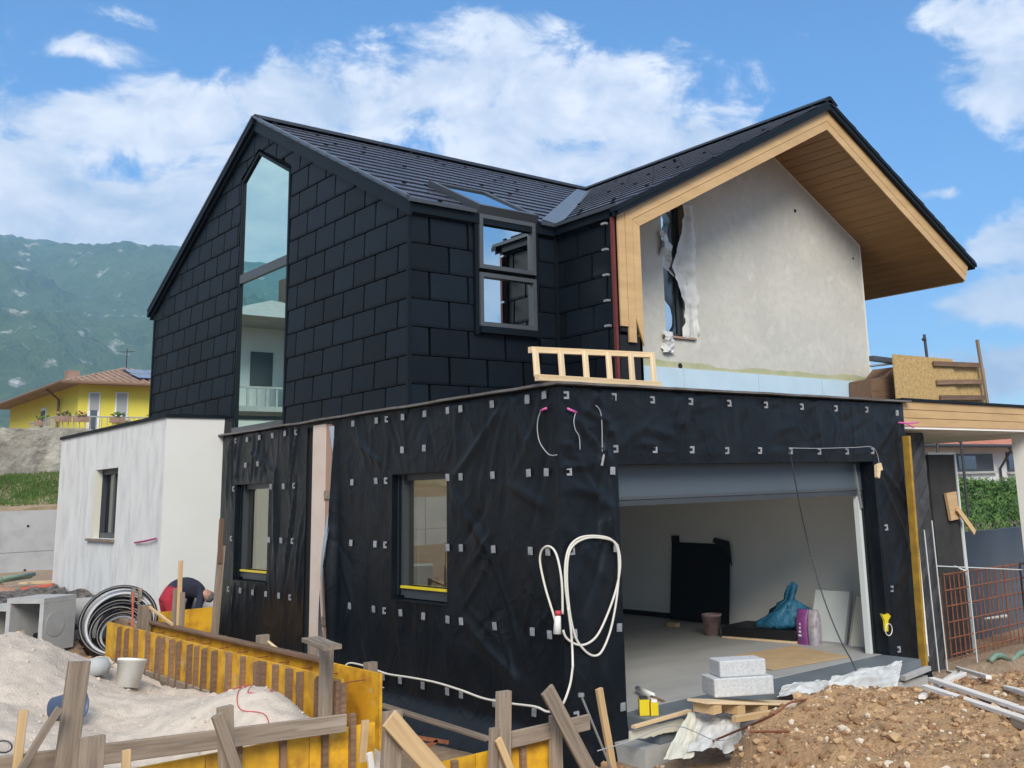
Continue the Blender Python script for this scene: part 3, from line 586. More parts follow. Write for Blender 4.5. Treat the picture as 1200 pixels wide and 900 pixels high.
for z in (4.62, 4.98, 5.35, 5.72, 6.1): hp('bracket', G().box((2.44, 1.84, z), (2.5, 1.93, z+.03)), M['steel'])
hp('edge_backing', G().box((2.57, 1.75, 3.5), (3.0, 1.9, 4.5)), M['core'])
# soffit boards run with the ridge
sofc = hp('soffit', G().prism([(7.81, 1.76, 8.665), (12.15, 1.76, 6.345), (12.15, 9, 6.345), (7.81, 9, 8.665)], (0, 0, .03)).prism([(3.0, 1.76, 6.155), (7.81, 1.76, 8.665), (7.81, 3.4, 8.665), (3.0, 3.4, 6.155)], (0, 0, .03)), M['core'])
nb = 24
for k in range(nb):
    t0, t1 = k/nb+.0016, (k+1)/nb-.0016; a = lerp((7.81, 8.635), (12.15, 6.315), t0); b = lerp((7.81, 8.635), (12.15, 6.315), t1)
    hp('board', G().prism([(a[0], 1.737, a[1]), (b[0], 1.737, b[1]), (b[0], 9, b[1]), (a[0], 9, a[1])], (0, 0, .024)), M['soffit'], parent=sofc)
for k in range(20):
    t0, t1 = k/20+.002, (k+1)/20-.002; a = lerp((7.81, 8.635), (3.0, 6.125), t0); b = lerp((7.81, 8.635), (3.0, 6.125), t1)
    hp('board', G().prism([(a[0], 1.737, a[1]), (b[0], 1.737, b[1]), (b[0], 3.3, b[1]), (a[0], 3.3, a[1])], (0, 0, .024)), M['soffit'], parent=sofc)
hp('eave_fascia', G().box((12.16, 1.76, 6.30), (12.2, 9, 6.66)), M['clad'])
hp('fin_lining', G().box((2.95, 1.75, 3.5), (2.995, 3.1, 6.2)), M['clad'])
# ---- plastered gable face
def soff(x): return 8.66-.533*abs(x-7.81)
PX0, PX1 = 3.0, 10.61
wl0, wl1, wb, wtp = 4.86, 5.42, 4.84, 7.05
pg = G()
for poly in ([(PX0, 3.3), (wl0, 3.3), (wl0, soff(wl0)), (PX0, soff(PX0))], [(wl0, 3.3), (wl1, 3.3), (wl1, wb), (wl0, wb)], [(wl1, 3.3), (7.81, 3.3), (7.81, soff(7.81)), (wl1, soff(wl1))], [(7.81, 3.3), (PX1, 3.3), (PX1, soff(PX1)), (7.81, soff(7.81))]):
    pg.prism([(x, 3.11, z) for x, z in poly], (0, .35, 0))
pw = hp('plaster_gable', pg, M['plaster'])
hp('wall_return', G().box((PX1-.35, 3.462, 3.3), (PX1, 9.2, soff(PX1)+.05)), M['plaster'])
hp('edge_bead', G().box((PX1-.012, 3.095, 4.3), (PX1+.012, 3.112, soff(PX1)-.02)).beam((7.9, 3.10, soff(7.9)-.03), (PX1, 3.10, soff(PX1)-.03), .02, .05), M['whitep'], parent=pw)
g = G(); xs = np.linspace(3.9, PX1, 60)
up_ = [4.40+.09*float(fbm(x*1.1, .3, 4, 71)) + .02*(x < 6) for x in xs]
g.v = []; P = np.zeros((2, 60, 3)); P[0, :, 0] = xs; P[1, :, 0] = xs; P[:, :, 1] = 3.106; P[0, :, 2] = 4.30; P[1, :, 2] = up_
hp('sealant_band', g.grid(P), M['green'], parent=pw)
for a, b in ((3.7, 5.2), (5.21, 7.1), (7.11, 8.95), (8.96, 9.95), (9.96, PX1+.02)): hp('insulation_strip', G().box((a, 3.085, 3.45), (b, 3.109, 4.31)), M['xps'], parent=pw)
for x, z, r in ((8.55, 7.55, .035), (10.35, 6.83, .025), (5.15, 4.35, .05)):
    hp('hole', G().lathe((x, 3.106, z), [(r, 0), (r, .004)], 12, Matrix.Rotation(math.radians(90), 3, 'X')), M['core'], parent=pw)
gw = hp('gable_side_window', G().box((wl0, 3.27, wb), (wl1, 3.29, wtp+.2)), M['glassb'])
hp('frame', G().box((wl1-.09, 3.24, wb), (wl1, 3.33, wtp+.3)).box((wl0, 3.24, wb), (wl0+.06, 3.33, wtp+.3)).box((wl0+.06, 3.24, wb), (wl1-.09, 3.33, wb+.07)), M['frame'], parent=gw)
hp('sill', G().box((wl0-.1, 3.06, wb-.035), (wl1+.12, 3.3, wb)), M['brownstrip'], parent=gw)
# ---- torn polythene over that window
def crumple(P, amp, sc, seed, nrm): 
    d = fbm(P[..., 0]*sc+P[..., 1]*.7*sc, P[..., 2]*sc+P[..., 1]*.3*sc, 4, seed)*amp
    return P+d[..., None]*np.array(nrm)
s = np.linspace(0, 1, 26); t = np.linspace(0, 1, 70); T, S_ = np.meshgrid(t, s, indexing='ij')
xl = 5.20+.12*np.sin(T*9)+.10*fbm(T*5, T*0, 3, 81)
Pp = np.dstack([xl+S_*(5.60-xl), 3.075-.03*np.sin(S_*7+T*3), 4.82+T*(7.15-4.82)])
Pp = crumple(Pp, .12, 2.6, 83, (0, -1, 0)); Pp = crumple(Pp, .03, 7, 84, (1, -.5, 0))
hp('torn_polythene', G().grid(Pp), M['poly'], True, parent=gw)
Pq = np.dstack([4.78+S_*.28+.07*fbm(T*4, S_*2, 3, 85), 3.07+0*S_, 6.1+T*.55-.25*S_]); Pq = crumple(Pq, .15, 4, 86, (0, -1, 0)); hp('torn_polythene', G().grid(Pq), M['poly'], True, parent=gw)
Pq = np.dstack([4.72+S_*.25+.05*fbm(T*4, S_*2, 3, 88), 3.07+0*S_, 4.55+T*.35]); Pq = crumple(Pq, .12, 5, 87, (0, -1, 0)); hp('torn_polythene', G().grid(Pq), M['poly'], True, parent=gw)
# ================================================================== garage wrapped in black membrane
GT, GB = 3.50, -.48                       # top and bottom of the membrane
LH = [(2.19, 3.52, 1.08, 2.67), (7.40, 8.75, 1.10, 2.67)]       # windows in the left face (y0,y1,z0,z1)
SLIT = (5.13, 6.06)                        # stripe of the left face left uncovered
OP = (.83, 5.81, 0.0, 2.66)                # garage opening (x0,x1,z0,z1)
FW = 6.70
def axis_lines(a, b, st, marks):
    m = sorted(set([a, b]+[x for x in marks if a < x < b])); out = []
    for p, q in zip(m[:-1], m[1:]):
        n = max(1, int(math.ceil((q-p)/st))); out += list(np.linspace(p, q, n+1)[:-1])
    return np.array(out+[b])
def folds(A, B, specs):
    d = np.zeros_like(A)
    for (a0, b0, a1, b1, w, amp) in specs:
        L = math.hypot(a1-a0, b1-b0); ca, cb = (a1-a0)/L, (b1-b0)/L
        s = (A-a0)*ca+(B-b0)*cb; t = -(A-a0)*cb+(B-b0)*ca; t = t+.05*np.sin(s*2.3+a0*5)
        d += amp*np.exp(-(t/w)**2)*sstep(-.12, .25*L, s)*sstep(L+.12, .75*L, s)
    return d
rs = random.Random(5)
def rand_folds(n, a0, a1, b0, b1, ang, spread, Ls, amps):
    out = []
    for _ in range(n):
        a, b = rs.uniform(a0, a1), rs.uniform(b0, b1); th = math.radians(ang+rs.uniform(-spread, spread)); L = rs.uniform(*Ls)
        out.append((a, b, a+L*math.cos(th), b+L*math.sin(th), rs.uniform(.018, .06), rs.uniform(*amps)*rs.choice((1, 1, -.6))))
    return out
yl = axis_lines(-.012, 9.40, .035, [h[0] for h in LH]+[h[1] for h in LH]+list(SLIT)); zl = axis_lines(GB, GT, .035, [h[2] for h in LH]+[h[3] for h in LH])
A, B = np.meshgrid(yl, zl)
sp = rand_folds(40, 6.1, 9.2, .3, 3.2, 92, 10, (.8, 2.2), (.008, .022))+rand_folds(26, 0.2, 4.8, .2, 3.3, 60, 28, (.5, 1.6), (.006, .02))+rand_folds(20, .1, 2.0, .5, 3.3, 125, 20, (.5, 1.4), (.006, .02))+rand_folds(16, .2, 5, 2.7, 3.4, 100, 40, (.2, .6), (.006, .016))
sp += [(2.1, 2.6, 1.0, 3.3, .05, .028), (2.1, 2.55, 1.2, 1.6, .06, .02), (.9, 2.55, .2, 2.2, .06, .02), (3.7, 2.75, 4.6, 3.3, .05, .02), (7.2, 2.75, 8.3, 3.3, .04, .02), (1.9, 1.0, .6, .3, .06, .02), (4.6, .9, 5.0, -.2, .06, .025)]
D = 1.5*folds(A, B, sp)+.022*fbm(A*.9, B*.9, 4, 51)+.006*fbm(A*5, B*3.5, 3, 52)
D *= sstep(-.012, .12, A)*sstep(9.40, 9.3, A)*sstep(GT, GT-.05, B)
for (a, b, c, d) in LH:                     # keep taut at the window edges
    near = np.maximum(np.maximum(a-A, A-b), np.maximum(c-B, B-d)); D *= sstep(0.0, .14, near+.0)*.92+.08
curl = .16*sstep(5.0, 5.13, A)*sstep(5.6, 5.0, A)*(1-np.abs(B-1.4)/2.4).clip(0, 1)
skirt = .38*sstep(.05, GB, B)**1.5
mask = np.ones((len(zl)-1, len(yl)-1), bool); yc = (yl[1:]+yl[:-1])/2; zc = (zl[1:]+zl[:-1])/2
for (a, b, c, d) in LH: mask &= ~((yc[None, :] > a) & (yc[None, :] < b) & (zc[:, None] > c) & (zc[:, None] < d))
mask &= ~((yc[None, :] > SLIT[0]) & (yc[None, :] < SLIT[1]) & (zc[:, None] < 3.46))
mem_l = hp('membrane', G().grid(np.dstack([-.012-D-curl-skirt*sstep(.0, .8, A), A, B]), mask), M['membrane'], True, label='black breather membrane stretched over the long garage side')
xf = axis_lines(-.012, FW, .035, [OP[0], OP[1]]); zf = axis_lines(GB, GT, .035, [OP[3], 0.0])
A, B = np.meshgrid(xf, zf)
sp = rand_folds(34, .05, .75, .2, 3.3, 95, 35, (.3, 1.1), (.006, .02))+rand_folds(46, .3, 6.5, 2.75, 3.4, 40, 45, (.15, .55), (.006, .018))+rand_folds(26, .05, .9, 2.2, 3.3, 140, 35, (.3, .8), (.008, .022))+rand_folds(22, 5.85, 6.6, .1, 3.2, 70, 35, (.3, 1.2), (.006, .02))
sp += [(5.9, 2.75, 6.6, 3.35, .05, .03), (6.0, 2.5, 6.6, 2.0, .04, .025), (.1, 3.3, .8, 2.7, .05, .02)]
D = 1.4*folds(A, B, sp)+.016*fbm(A*1.1, B*1.1, 4, 55)+.006*fbm(A*5, B*5, 3, 56)
D *= sstep(-.012, .10, A)*sstep(FW, FW-.06, A)*sstep(GT, GT-.05, B)
near = np.maximum(np.maximum(OP[0]-A, A-OP[1]), B-OP[3]); D *= sstep(0, .12, near)
xc = (xf[1:]+xf[:-1])/2; zc = (zf[1:]+zf[:-1])/2
mask = ~((xc[None, :] > OP[0]) & (xc[None, :] < OP[1]) & (zc[:, None] < OP[3]))
mem_f = hp('membrane', G().grid(np.dstack([A, -.012-D-.10*sstep(.1, GB, B)**1.5*sstep(0, .3, A), B]), mask), M['membrane'], True, label='black breather membrane framing the garage opening')
# structural walls behind the membrane
def wall_boxes(g, holes, a0, a1, z0, z1, mk_box):
    As = sorted(set([a0, a1]+[h[0] for h in holes]+[h[1] for h in holes])); Zs = sorted(set([z0, z1]+[h[2] for h in holes]+[h[3] for h in holes]))
    Zs = [z for z in Zs if z0 <= z <= z1]
    for i in range(len(As)-1):
        for j in range(len(Zs)-1):
            ca, cz = (As[i]+As[i+1])/2, (Zs[j]+Zs[j+1])/2
            if any(h[0] < ca < h[1] and h[2] < cz < h[3] for h in holes): continue
            mk_box(As[i], As[i+1], Zs[j], Zs[j+1])
g = G(); wall_boxes(g, LH, .45, 9.38, -.9, 3.44, lambda a, b, c, d: g.box((.03, a, c), (.38, b, d)))
hp('garage_side_wall', g, M['core'])
g = G(); wall_boxes(g, [(OP[0], OP[1], -.3, OP[3])], .03, FW-.03, -.9, 3.44, lambda a, b, c, d: g.box((a, .03, c), (b, .205, d)))
hp('garage_front_wall', g, M['core'])
for (a, b, c, d) in LH:
    e = .004; g = G()
    g.box((-.012, a-.0, c-.02), (.2, a+e, d)).box((-.012, b-e, c), (.2, b, d)).box((-.012, a, d-e), (.2, b, d)).box((-.03, a, c-.012), (.2, b, c+e))
    hp('window_reveal', g, M['membrane'])
g = G(); e = .004; g.box((OP[0], -.012, -.45), (OP[0]+e, .21, OP[3])).box((OP[1]-e, -.012, -.45), (OP[1], .21, OP[3])).box((OP[0]+e, -.012, OP[3]-e), (OP[1]-e, .21, OP[3]))
hp('opening_reveal', g, M['membrane'])
# edge board along the flat roof
yy = np.linspace(-.08, 9.62, 60); dz = .012*np.array([float(fbm(y*1.3, .1, 3, 61)) for y in yy])
P = np.zeros((60, 2, 3)); P[:, 0, 0] = -.10; P[:, 1, 0] = .35; P[:, :, 1] = yy[:, None]; P[:, :, 2] = (3.535+dz)[:, None]
rf = hp('flat_roof', G().box((0.0, 0.0, 3.445), (FW, 9.4, 3.5)), M['blackbd'])
hp('edge_strip', G().grid(P), M['flash'], parent=rf, solid=.028)
xx = np.linspace(-.10, FW+.12, 50); dz = .010*np.array([float(fbm(x*1.5, 2.1, 3, 63)) for x in xx])
P = np.zeros((2, 50, 3)); P[0, :, 1] = -.10; P[1, :, 1] = .35; P[:, :, 0] = xx[None, :]; P[:, :, 2] = (3.536+dz)[None, :]; P[:, 0, 2] += .0
hp('edge_strip', G().grid(P+np.array([0, 0, .003])), M['flash'], parent=rf, solid=.026)
# the stripe left bare: beige board, brown strips, peeled membrane edge
hp('bare_panel', G().box((-.03, 5.42, -.2), (.02, 5.83, 3.47)), M['beige'], label='beige insulation board left bare between the membranes')
hp('batten', G().box((-.02, 5.24, -.2), (.02, 5.415, 3.46)), M['brownstrip'])
for z in (2.38, 1.42, .62): hp('block', G().box((-.045, 5.2, z), (.0, 5.41, z+.12)), M['greyw'])
t = np.linspace(0, 1, 40); s = np.linspace(0, 1, 6); T, S_ = np.meshgrid(t, s, indexing='ij')
wdt = .10+.22*np.sin(np.clip(T*1.25, 0, 1)*math.pi)**.8
yy_ = 5.12+S_*wdt; Pf = np.dstack([-.05-.22*np.sin(T*2.6)*(1-S_)*.8-.02, yy_-.02, 2.2-T*2.45])
hp('membrane_flap', G().grid(Pf), M['flapu'], True, label='pale underside of the peeled membrane edge')
Pf2 = np.dstack([-.045+0*T, 5.10+S_*.16*(1-T)+.02, 3.42-T*.5]); hp('membrane_flap', G().grid(Pf2), M['flapu'], True)
# fixing pads (photo positions on the two wall planes)
def Z(ox, oy, sc, pts): return [(ox+sc*p[0], oy+sc*p[1], (p[2] if len(p) > 2 else 0)) for p in pts]
c_ = 1
pads = Z(240, 470, .23333, [(157,200,c_),(213,193),(275,183),(340,173),(403,163),(458,157,c_),(522,148),(587,137,c_),(205,322),(266,315),(145,441,c_),(332,430),(395,428),(448,425,c_),(512,420),(133,690,c_),(322,697),(383,700),(440,703,c_),(505,704),(745,113),(863,98),(914,91,c_),(995,80),(1105,64),(992,245),(1102,236),(740,408),(860,401),(910,400,c_),(735,712),(856,718),(907,722,c_)])
pads += Z(480, 470, .23333, [(193,47),(257,39),(415,15),(593,-5),(192,383),(258,380),(418,372),(599,361),(688,357),(192,735),(259,737),(422,744),(608,752),(696,755),(803,354,c_),(1018,350),(818,752,c_),(1036,738)])
pads += Z(240, 620, .2, [(138,352,c_),(208,360),(281,371),(358,380),(434,390),(500,400,c_),(575,411),(850,450),(990,468),(1053,478,c_),(1148,490),(122,640,c_),(190,656),(266,674),(488,722),(565,740)])
pads += Z(480, 690, .23333, [(70,137),(192,154),(260,163),(428,187),(618,215),(705,230),(830,225,c_),(1052,194),(67,485),(190,515),(260,530),(428,573),(627,620),(840,638,c_),(1070,592)])
pads += [(469,797,0),(449,793,0),(638,463,0),(618,467,0),(664,463,1),(720,465,1),(765,468.5,1),(810,470.5,1),(855,472.5,1),(898,474.5,1),(940,476.5,1),(980,478.5,1),(1016,480,1),(1051,484,0),
         (722,526,1),(768,526.5,1),(811.5,527,1),(852.5,528,1),(891,528,1),(927,528.4,1),(960.6,529,1),(993,529,1),(1023,528.5,1),(1039,618,1),(1046,690,1),(1054,761,1)]
def pad_mesh(cs):
    g = G(); w, h, t = .034, .042, .012
    if cs: g.box((-w, -t, -h), (-w+.024, 0, h)).box((-w+.024, -t, h-.024), (w, 0, h)).box((-w+.024, -t, -h), (w, 0, -h+.024))
    else: g.box((-w, -t, -h), (w, 0, h)).box((-w*.55, -t-.006, -h*.6), (w*.55, -t, h*.6))
    me = bpy.data.meshes.new('fixing_pad'); me.from_pydata(g.v, [], g.f); me.materials.append(M['pad']); return me
PM = (pad_mesh(0), pad_mesh(1))
for (u, v, cs) in pads:
    isl = u < 654.5
    p = onX(-.03, u, v) if isl else onY(-.03, u, v)
    if isl and SLIT[0] < p[1] < SLIT[1]: continue
    o = bpy.data.objects.new('fixing_pad', PM[cs]); COL.objects.link(o); o.parent = mem_l if isl else mem_f
    o.location = Vector(p); o.rotation_euler = (random.uniform(-.08, .08), random.uniform(-.07, .07), -math.pi/2 if isl else (math.pi if cs else 0))
# windows in the left face
for (a, b, c, d) in LH:
    w = hp('garage_window', G().box((.155, a+.11, c+.13), (.17, b-.05, d-.08)), M['glassd'])
    f = G().box((.10, a, c+.05), (.21, a+.06, d)).box((.08, b-.16, c+.05), (.21, b, d)).box((.11, a+.06, d-.09), (.21, b-.16, d)).box((.09, a+.06, c+.02), (.21, b-.16, c+.14))
    hp('frame', f, M['frame'], parent=w)
    hp('sash_edge', G().box((.06, b-.10, c+.06), (.095, b-.06, d-.02)), M['trim'], parent=w)
    hp('yellow_strip', G().box((.06, a+.02, c+.14), (.10, b-.11, c+.17)), M['tin'], parent=w)
# ---- inside the garage
hp('garage_floor', G().box((.42, .12, -.25), (6.985, 9.0, 0)), M['gfloor'])
hp('threshold_slab', G().box((.835, -.50, -.22), (5.80, .118, -.004)), M['thresh'])
hp('slab_edge', G().box((.6, -.52, -.75), (5.9, -.05, -.225)), M['concrete'])
hp('garage_inner_wall', G().box((6.98, .21, -.2), (7.15, 9.0, 2.9)), M['gwall'], label='plain plastered right-hand wall inside the garage')
hp('garage_inner_wall', G().box((.40, 8.9, -.2), (6.98, 9.1, 2.9)), M['gwall'])
g = G(); wall_boxes(g, LH, .43, 8.9, -.2, 2.9, lambda a, b, c, d: g.box((.385, a, c), (.41, b, d)))
hp('garage_inner_wall', g, M['gwall'])
hp('garage_ceiling', G().box((.38, .21, 2.86), (7.15, 9.1, 3.0)), M['gwall'])
hp('skirting', G().box((6.955, 5.3, .002), (6.978, 8.9, .09)), M['black'])
zdb = float(onY(.23, 860, 587)[2])
gd = hp('garage_door', G().box((.84, .23, zdb+.06), (5.98, .29, 2.72)), M['door'])
hp('bottom_seal', G().box((.84, .225, zdb), (5.98, .295, zdb+.058)), M['frame'], parent=gd)
hp('rib', G().box((.84, .215, zdb+.07), (5.98, .229, zdb+.105)), M['framelite'], parent=gd)
xrl = float(onY(.23, 1017.5, 690)[0])
hp('door_rail', G().box((xrl-.075, .23, .004), (xrl-.01, .31, zdb)), M['panelw'])
hp('door_rail', G().box((.85, .23, .004), (.90, .31, zdb)), M['panelw'])
hp('door_lining', G().box((xrl-.008, .212, .004), (5.99, .30, zdb)), M['core'])
hp('rail_bracket', G().beam((xrl-.12, .22, 2.62), (xrl-.03, .215, 2.0), .04, .03), M['steel'])
hp('socket_box', G().box((6.95, 6.75, .42), (6.978, 7.05, .72)), M['black'])
# ================================================================== white single-storey extension
EX, EY0, EY1, EZ = -.99, 9.42, 16.13, 3.84
g = G(); ew = (11.97, 13.43, 1.77, 3.09)
wall_boxes(g, [ew], EY0+.004, EY1, -.3, EZ, lambda a, b, c, d: g.box((EX, a, c), (EX+.3, b, d)))
ext = hp('extension_side_wall', g, M['white'])
hp('extension_front_wall', G().box((EX+.002, EY0, -.3), (.3, EY0+.3, EZ)), M['whitec'])
hp('extension_roof', G().box((EX+.05, EY0+.05, EZ-.25), (3, EY1, EZ-.03)), M['blackbd'])
hp('parapet_cap', G().box((EX-.035, EY0-.035, EZ), (.05, EY0+.32, EZ+.06)).box((EX-.035, EY0+.32, EZ), (EX+.32, EY1+.03, EZ+.06)), M['trim'])
xw_ = hp('extension_window', G().box((EX+.20, ew[0]+.08, ew[2]+.08), (EX+.22, ew[1]-.08, ew[3]-.08)), M['glassk'])
hp('frame', G().box((EX+.13, ew[0], ew[2]), (EX+.26, ew[0]+.22, ew[3])).box((EX+.13, ew[1]-.1, ew[2]), (EX+.26, ew[1], ew[3])).box((EX+.13, ew[0]+.22, ew[3]-.1), (EX+.26, ew[1]-.1, ew[3])).box((EX+.13, ew[0]+.22, ew[2]), (EX+.26, ew[1]-.1, ew[2]+.1)).box((EX+.15, 12.62, ew[2]+.1), (EX+.25, 12.72, ew[3]-.1)), M['frame'], parent=xw_)
hp('jamb_strip', G().box((EX+.005, ew[1]-.06, ew[2]), (EX+.12, ew[1]-.003, ew[3])).box((EX-.004, ew[1]-.003, ew[2]), (EX+.004, ew[1]+.06, ew[3])), M['panelc'], parent=xw_)
hp('sill', G().box((EX-.06, ew[0]-.03, ew[2]-.05), (EX+.13, ew[1]+.22, ew[2]-.004)), M['greyw'], parent=xw_)
hp('conduit_end', G().tube([onX(EX-.03, 158, 636), onX(EX-.06, 170, 634), onX(EX-.04, 183, 631)], .016, 6), M['magenta'], label='short magenta conduit sticking out of the white wall')
for v in (522, 573, 640, 692): 
    p = onY(9.38, 265-(v-522)*.052, v); hp('wall_clip', G().box((p[0]-.03, 9.36, p[2]-.035), (p[0]+.02, 9.418, p[2]+.035)), M['pad'])
# ================================================================== carport on the right
cb = hp('carport_beam', G().box((6.74, .04, 3.2), (13.5, .22, 3.55)), M['core'])
for k in range(3):
    z0 = 3.175+k*.128; hp('board', G().box((6.74, .012-.002*k, z0+.004), (13.5, .038, z0+.124)), M['clad'], parent=cb)
hp('carport_soffit', G().box((6.72, .03, 3.14), (13.5, 6, 3.172)), M['gwall'])
hp('carport_roof', G().box((6.72, -.03, 3.562), (13.6, 6, 3.60)), M['trim'])
hp('carport_column', G().box((onY(.5, 1188, 540)[0], .12, -.8), (onY(.5, 1188, 540)[0]+.5, .5, 3.138)), M['gwall'])
# ================================================================== background on the left
def gz(x, y): return float(ground_h(x, y))
# cast retaining wall
rw = thing('retaining_wall', 'grey cast concrete retaining wall below the grass bank', 'retaining wall', (0, 24.2, 0))
xsj = list(np.arange(-30, 4.6, 2.45))
for i, x in enumerate(xsj):
    for z0, z1 in ((.0, 1.19), (1.20, 2.33)):
        mk('panel', G().box((x+.006, 24.0+.004*((i*7) % 3), z0), (x+2.444, 24.28, z1)), M['cwall'], rw)
g = G()
for i in range(14):
    for z in (1.9, .7): g.lathe((xsj[i]+.8, 23.998, z), [(.035, 0), (.035, .01)], 8, Matrix.Rotation(math.radians(90), 3, 'X'))
mk('tie_hole', g, M['core'], rw, kind='stuff')
# grass bank: a strip of dry soil, then grass
xs = np.linspace(-32, 5, 160); ys = np.linspace(24.3, 30.2, 40); X, Y = np.meshgrid(xs, ys)
Zb = ground_h(X, Y)+.06+.08*fbm(X*1.2, Y*1.2, 4, 91)
struct('bank', G().grid(np.dstack([X, Y, Zb])), M['drytop'], True)
def blades(name, n, area, hf, h0, h1, m, label, cat, wd=.012):
    g = G(); X_ = np.random.uniform(area[0], area[1], n); Y_ = np.random.uniform(area[2], area[3], n); K_ = fbm(X_*.6, Y_*.8, 3, 95) > -.22; Z_ = hf(X_, Y_)
    for x, y, z in zip(X_[K_].tolist(), Y_[K_].tolist(), Z_[K_].tolist()):
        a = random.uniform(0, 6.28); h = random.uniform(h0, h1); lx, ly = math.cos(a)*wd, math.sin(a)*wd; b = random.uniform(-.5, .5)*h; c = random.uniform(-.5, .5)*h
        g.add([(x-lx, y-ly, z), (x+lx, y+ly, z), (x+b, y+c, z+h)], [(0, 1, 2)])
    o = mk(name, g, m); return tag(o, label, cat, None, 'stuff')
bz = lambda x, y: ground_h(x, y)+.02
blades('bank_grass', 42000, (-10, 4.5, 25.6, 30.0), bz, .06, .19, M['grass'], 'rough green grass on the bank above the concrete wall', 'grass', .02)
# old rubble wall
xs = np.linspace(-25, 8, 240); zs = np.linspace(0, 1, 24); X, T = np.meshgrid(xs, zs)
topz = 5.05+.05*fbm(X*1.5, X*0, 3, 97)-.35*(X > 1.6)*(X < 1.6)
zb = ground_h(X, 0*X+30.3)-.2
Yw = 30.3+.10*fbm(X*1.7, (zb+T*(topz-zb))*2.2, 4, 98)
sw = solo('rubble_wall', G().grid(np.dstack([X, Yw, zb+T*(topz-zb)])), M['stonewall'], 'old stained rubble stone boundary wall below the yellow house', 'stone wall', smooth=True)
md = sw.modifiers.new('solid', 'SOLIDIFY'); md.thickness = .35; md.offset = 1
cp = mk('coping', G().box((-25, 30.1, 5.03), (0.3, 30.75, 5.12)).box((.32, 30.1, 4.86), (8, 30.75, 4.95)), M['flash'], sw)
# ---- yellow house
def house_wall(g, p0, p1, z0, z1, th=.3):
    p0 = Vector((*p0, 0)); p1 = Vector((*p1, 0)); d = (p1-p0).normalized(); n = Vector((-d.y, d.x, 0))
    g.prism([p0+Vector((0, 0, z0)), p1+Vector((0, 0, z0)), p1+n*th+Vector((0, 0, z0)), p0+n*th+Vector((0, 0, z0))], (0, 0, z1-z0))
YH = 46.0
c0 = onY(YH, 93, 452); xL = c0[0]; xR = 2*float(onY(YH+5, 148, 430)[0])-xL; zE = onY(YH, 93, 449)[2]; zB = 3.9
yh = thing('yellow_house', 'lemon yellow house with terracotta hipped roof and solar panels', 'house', (xL, YH, zB))
yback = YH+10.5
for yy_ in np.arange(YH+4, YH+40, .25):
    q_ = MCAM @ (np.array([xL, yy_, zE-1])-CAM)
    if PPX+F_PX*q_[0]/q_[2] < 11: yback = float(yy_); break
mk('wall', G().box((xL, YH, zB), (xR, yback, zE)), M['yellowh'], yh)
ov = 1.0; r0, r1 = zE-.05, float(onY(YH+5, 148, 432)[2])
cxm, cym = (xL+xR)/2, (YH+yback)/2
A_ = [(xL-ov, YH-ov, r0), (xR+ov, YH-ov, r0), (xR+ov, yback+ov, r0), (xL-ov, yback+ov, r0)]; hy1 = YH+5.0; hy2 = max(yback-5.0, hy1+.5); ap = [(cxm, hy1, r1), (cxm, hy2, r1)]
rg = G().add(A_+ap, [(0, 1, 4), (1, 2, 5, 4), (2, 3, 5), (3, 0, 4, 5), (3, 2, 1, 0)])
yr = mk('roof', rg, M['rooftile'], yh)
g = G()
for i in range(26):                      # raised tile rows on the two slopes in view
    t = (i+.5)/26; x = xL-ov+(xR-xL+2*ov)*t; k = 1-abs(2*t-1)
    p1 = Vector((x, YH-ov, r0+.03)); p2 = Vector((x, YH-ov+(hy1-YH+ov)*k, r0+.03+(r1-r0)*k)); g.tube([p1, p2], .07, 5)
    y = YH-ov+(yback-YH+2*ov)*t; k2 = min(1, (y-YH+ov)/(hy1-YH+ov), (yback+ov-y)/(yback+ov-hy2)); g.tube([(xL-ov, y, r0+.03), (xL-ov+(cxm-xL+ov)*k2, y, r0+.03+(r1-r0)*k2)], .07, 5)
mk('tile_row', g, M['rooftile'], yr, kind='stuff')
mk('gutter', G().tube([(xL-ov-.05, yback+ov, r0), (xL-ov-.05, YH-ov-.05, r0), (xR+ov, YH-ov-.05, r0)], .09, 6).tube([(xL-ov, YH-ov+3.4, r0), (xL-.12, YH+3.2, r0-.5), (xL-.12, YH+3.2, zB)], .07, 6), M['brownw'], yr)
def solar(u0, v0):
    pass
nrm = Vector((0, -(r1-r0), hy1-YH+ov)).normalized(); up_s = Vector((0, hy1-YH+ov, r1-r0)).normalized()
for i in range(4):
    for j in range(2):
        p = Vector((cxm-.75+i*1.06+j*.1, YH-.4, r0+.12+.6*(r1-r0)/(hy1-YH+ov)))+up_s*(j*1.7+.7)
        mk('solar_panel', G().prism([p, p+Vector((1.03, 0, 0)), p+Vector((1.03, 0, 0))+up_s*1.62, p+up_s*1.62], nrm*.05), M['solar'], yh)
mk('chimney', G().box((xL+.6, YH+4.8, r0+.3), (xL+1.2, YH+5.4, r0+1.25)), M['rooftile'], yh)
an = G().tube([(cxm, hy1, r1-.2), (cxm, hy1, r1+1.1)], .03, 5).tube([(cxm-.4, hy1, r1+.9), (cxm+.4, hy1, r1+1.0)], .018, 4).tube([(cxm-.1, hy1-.5, r1+.7), (cxm+.1, hy1+.5, r1+.7)], .018, 4)
mk('antenna', an, M['darksteel'], yh)
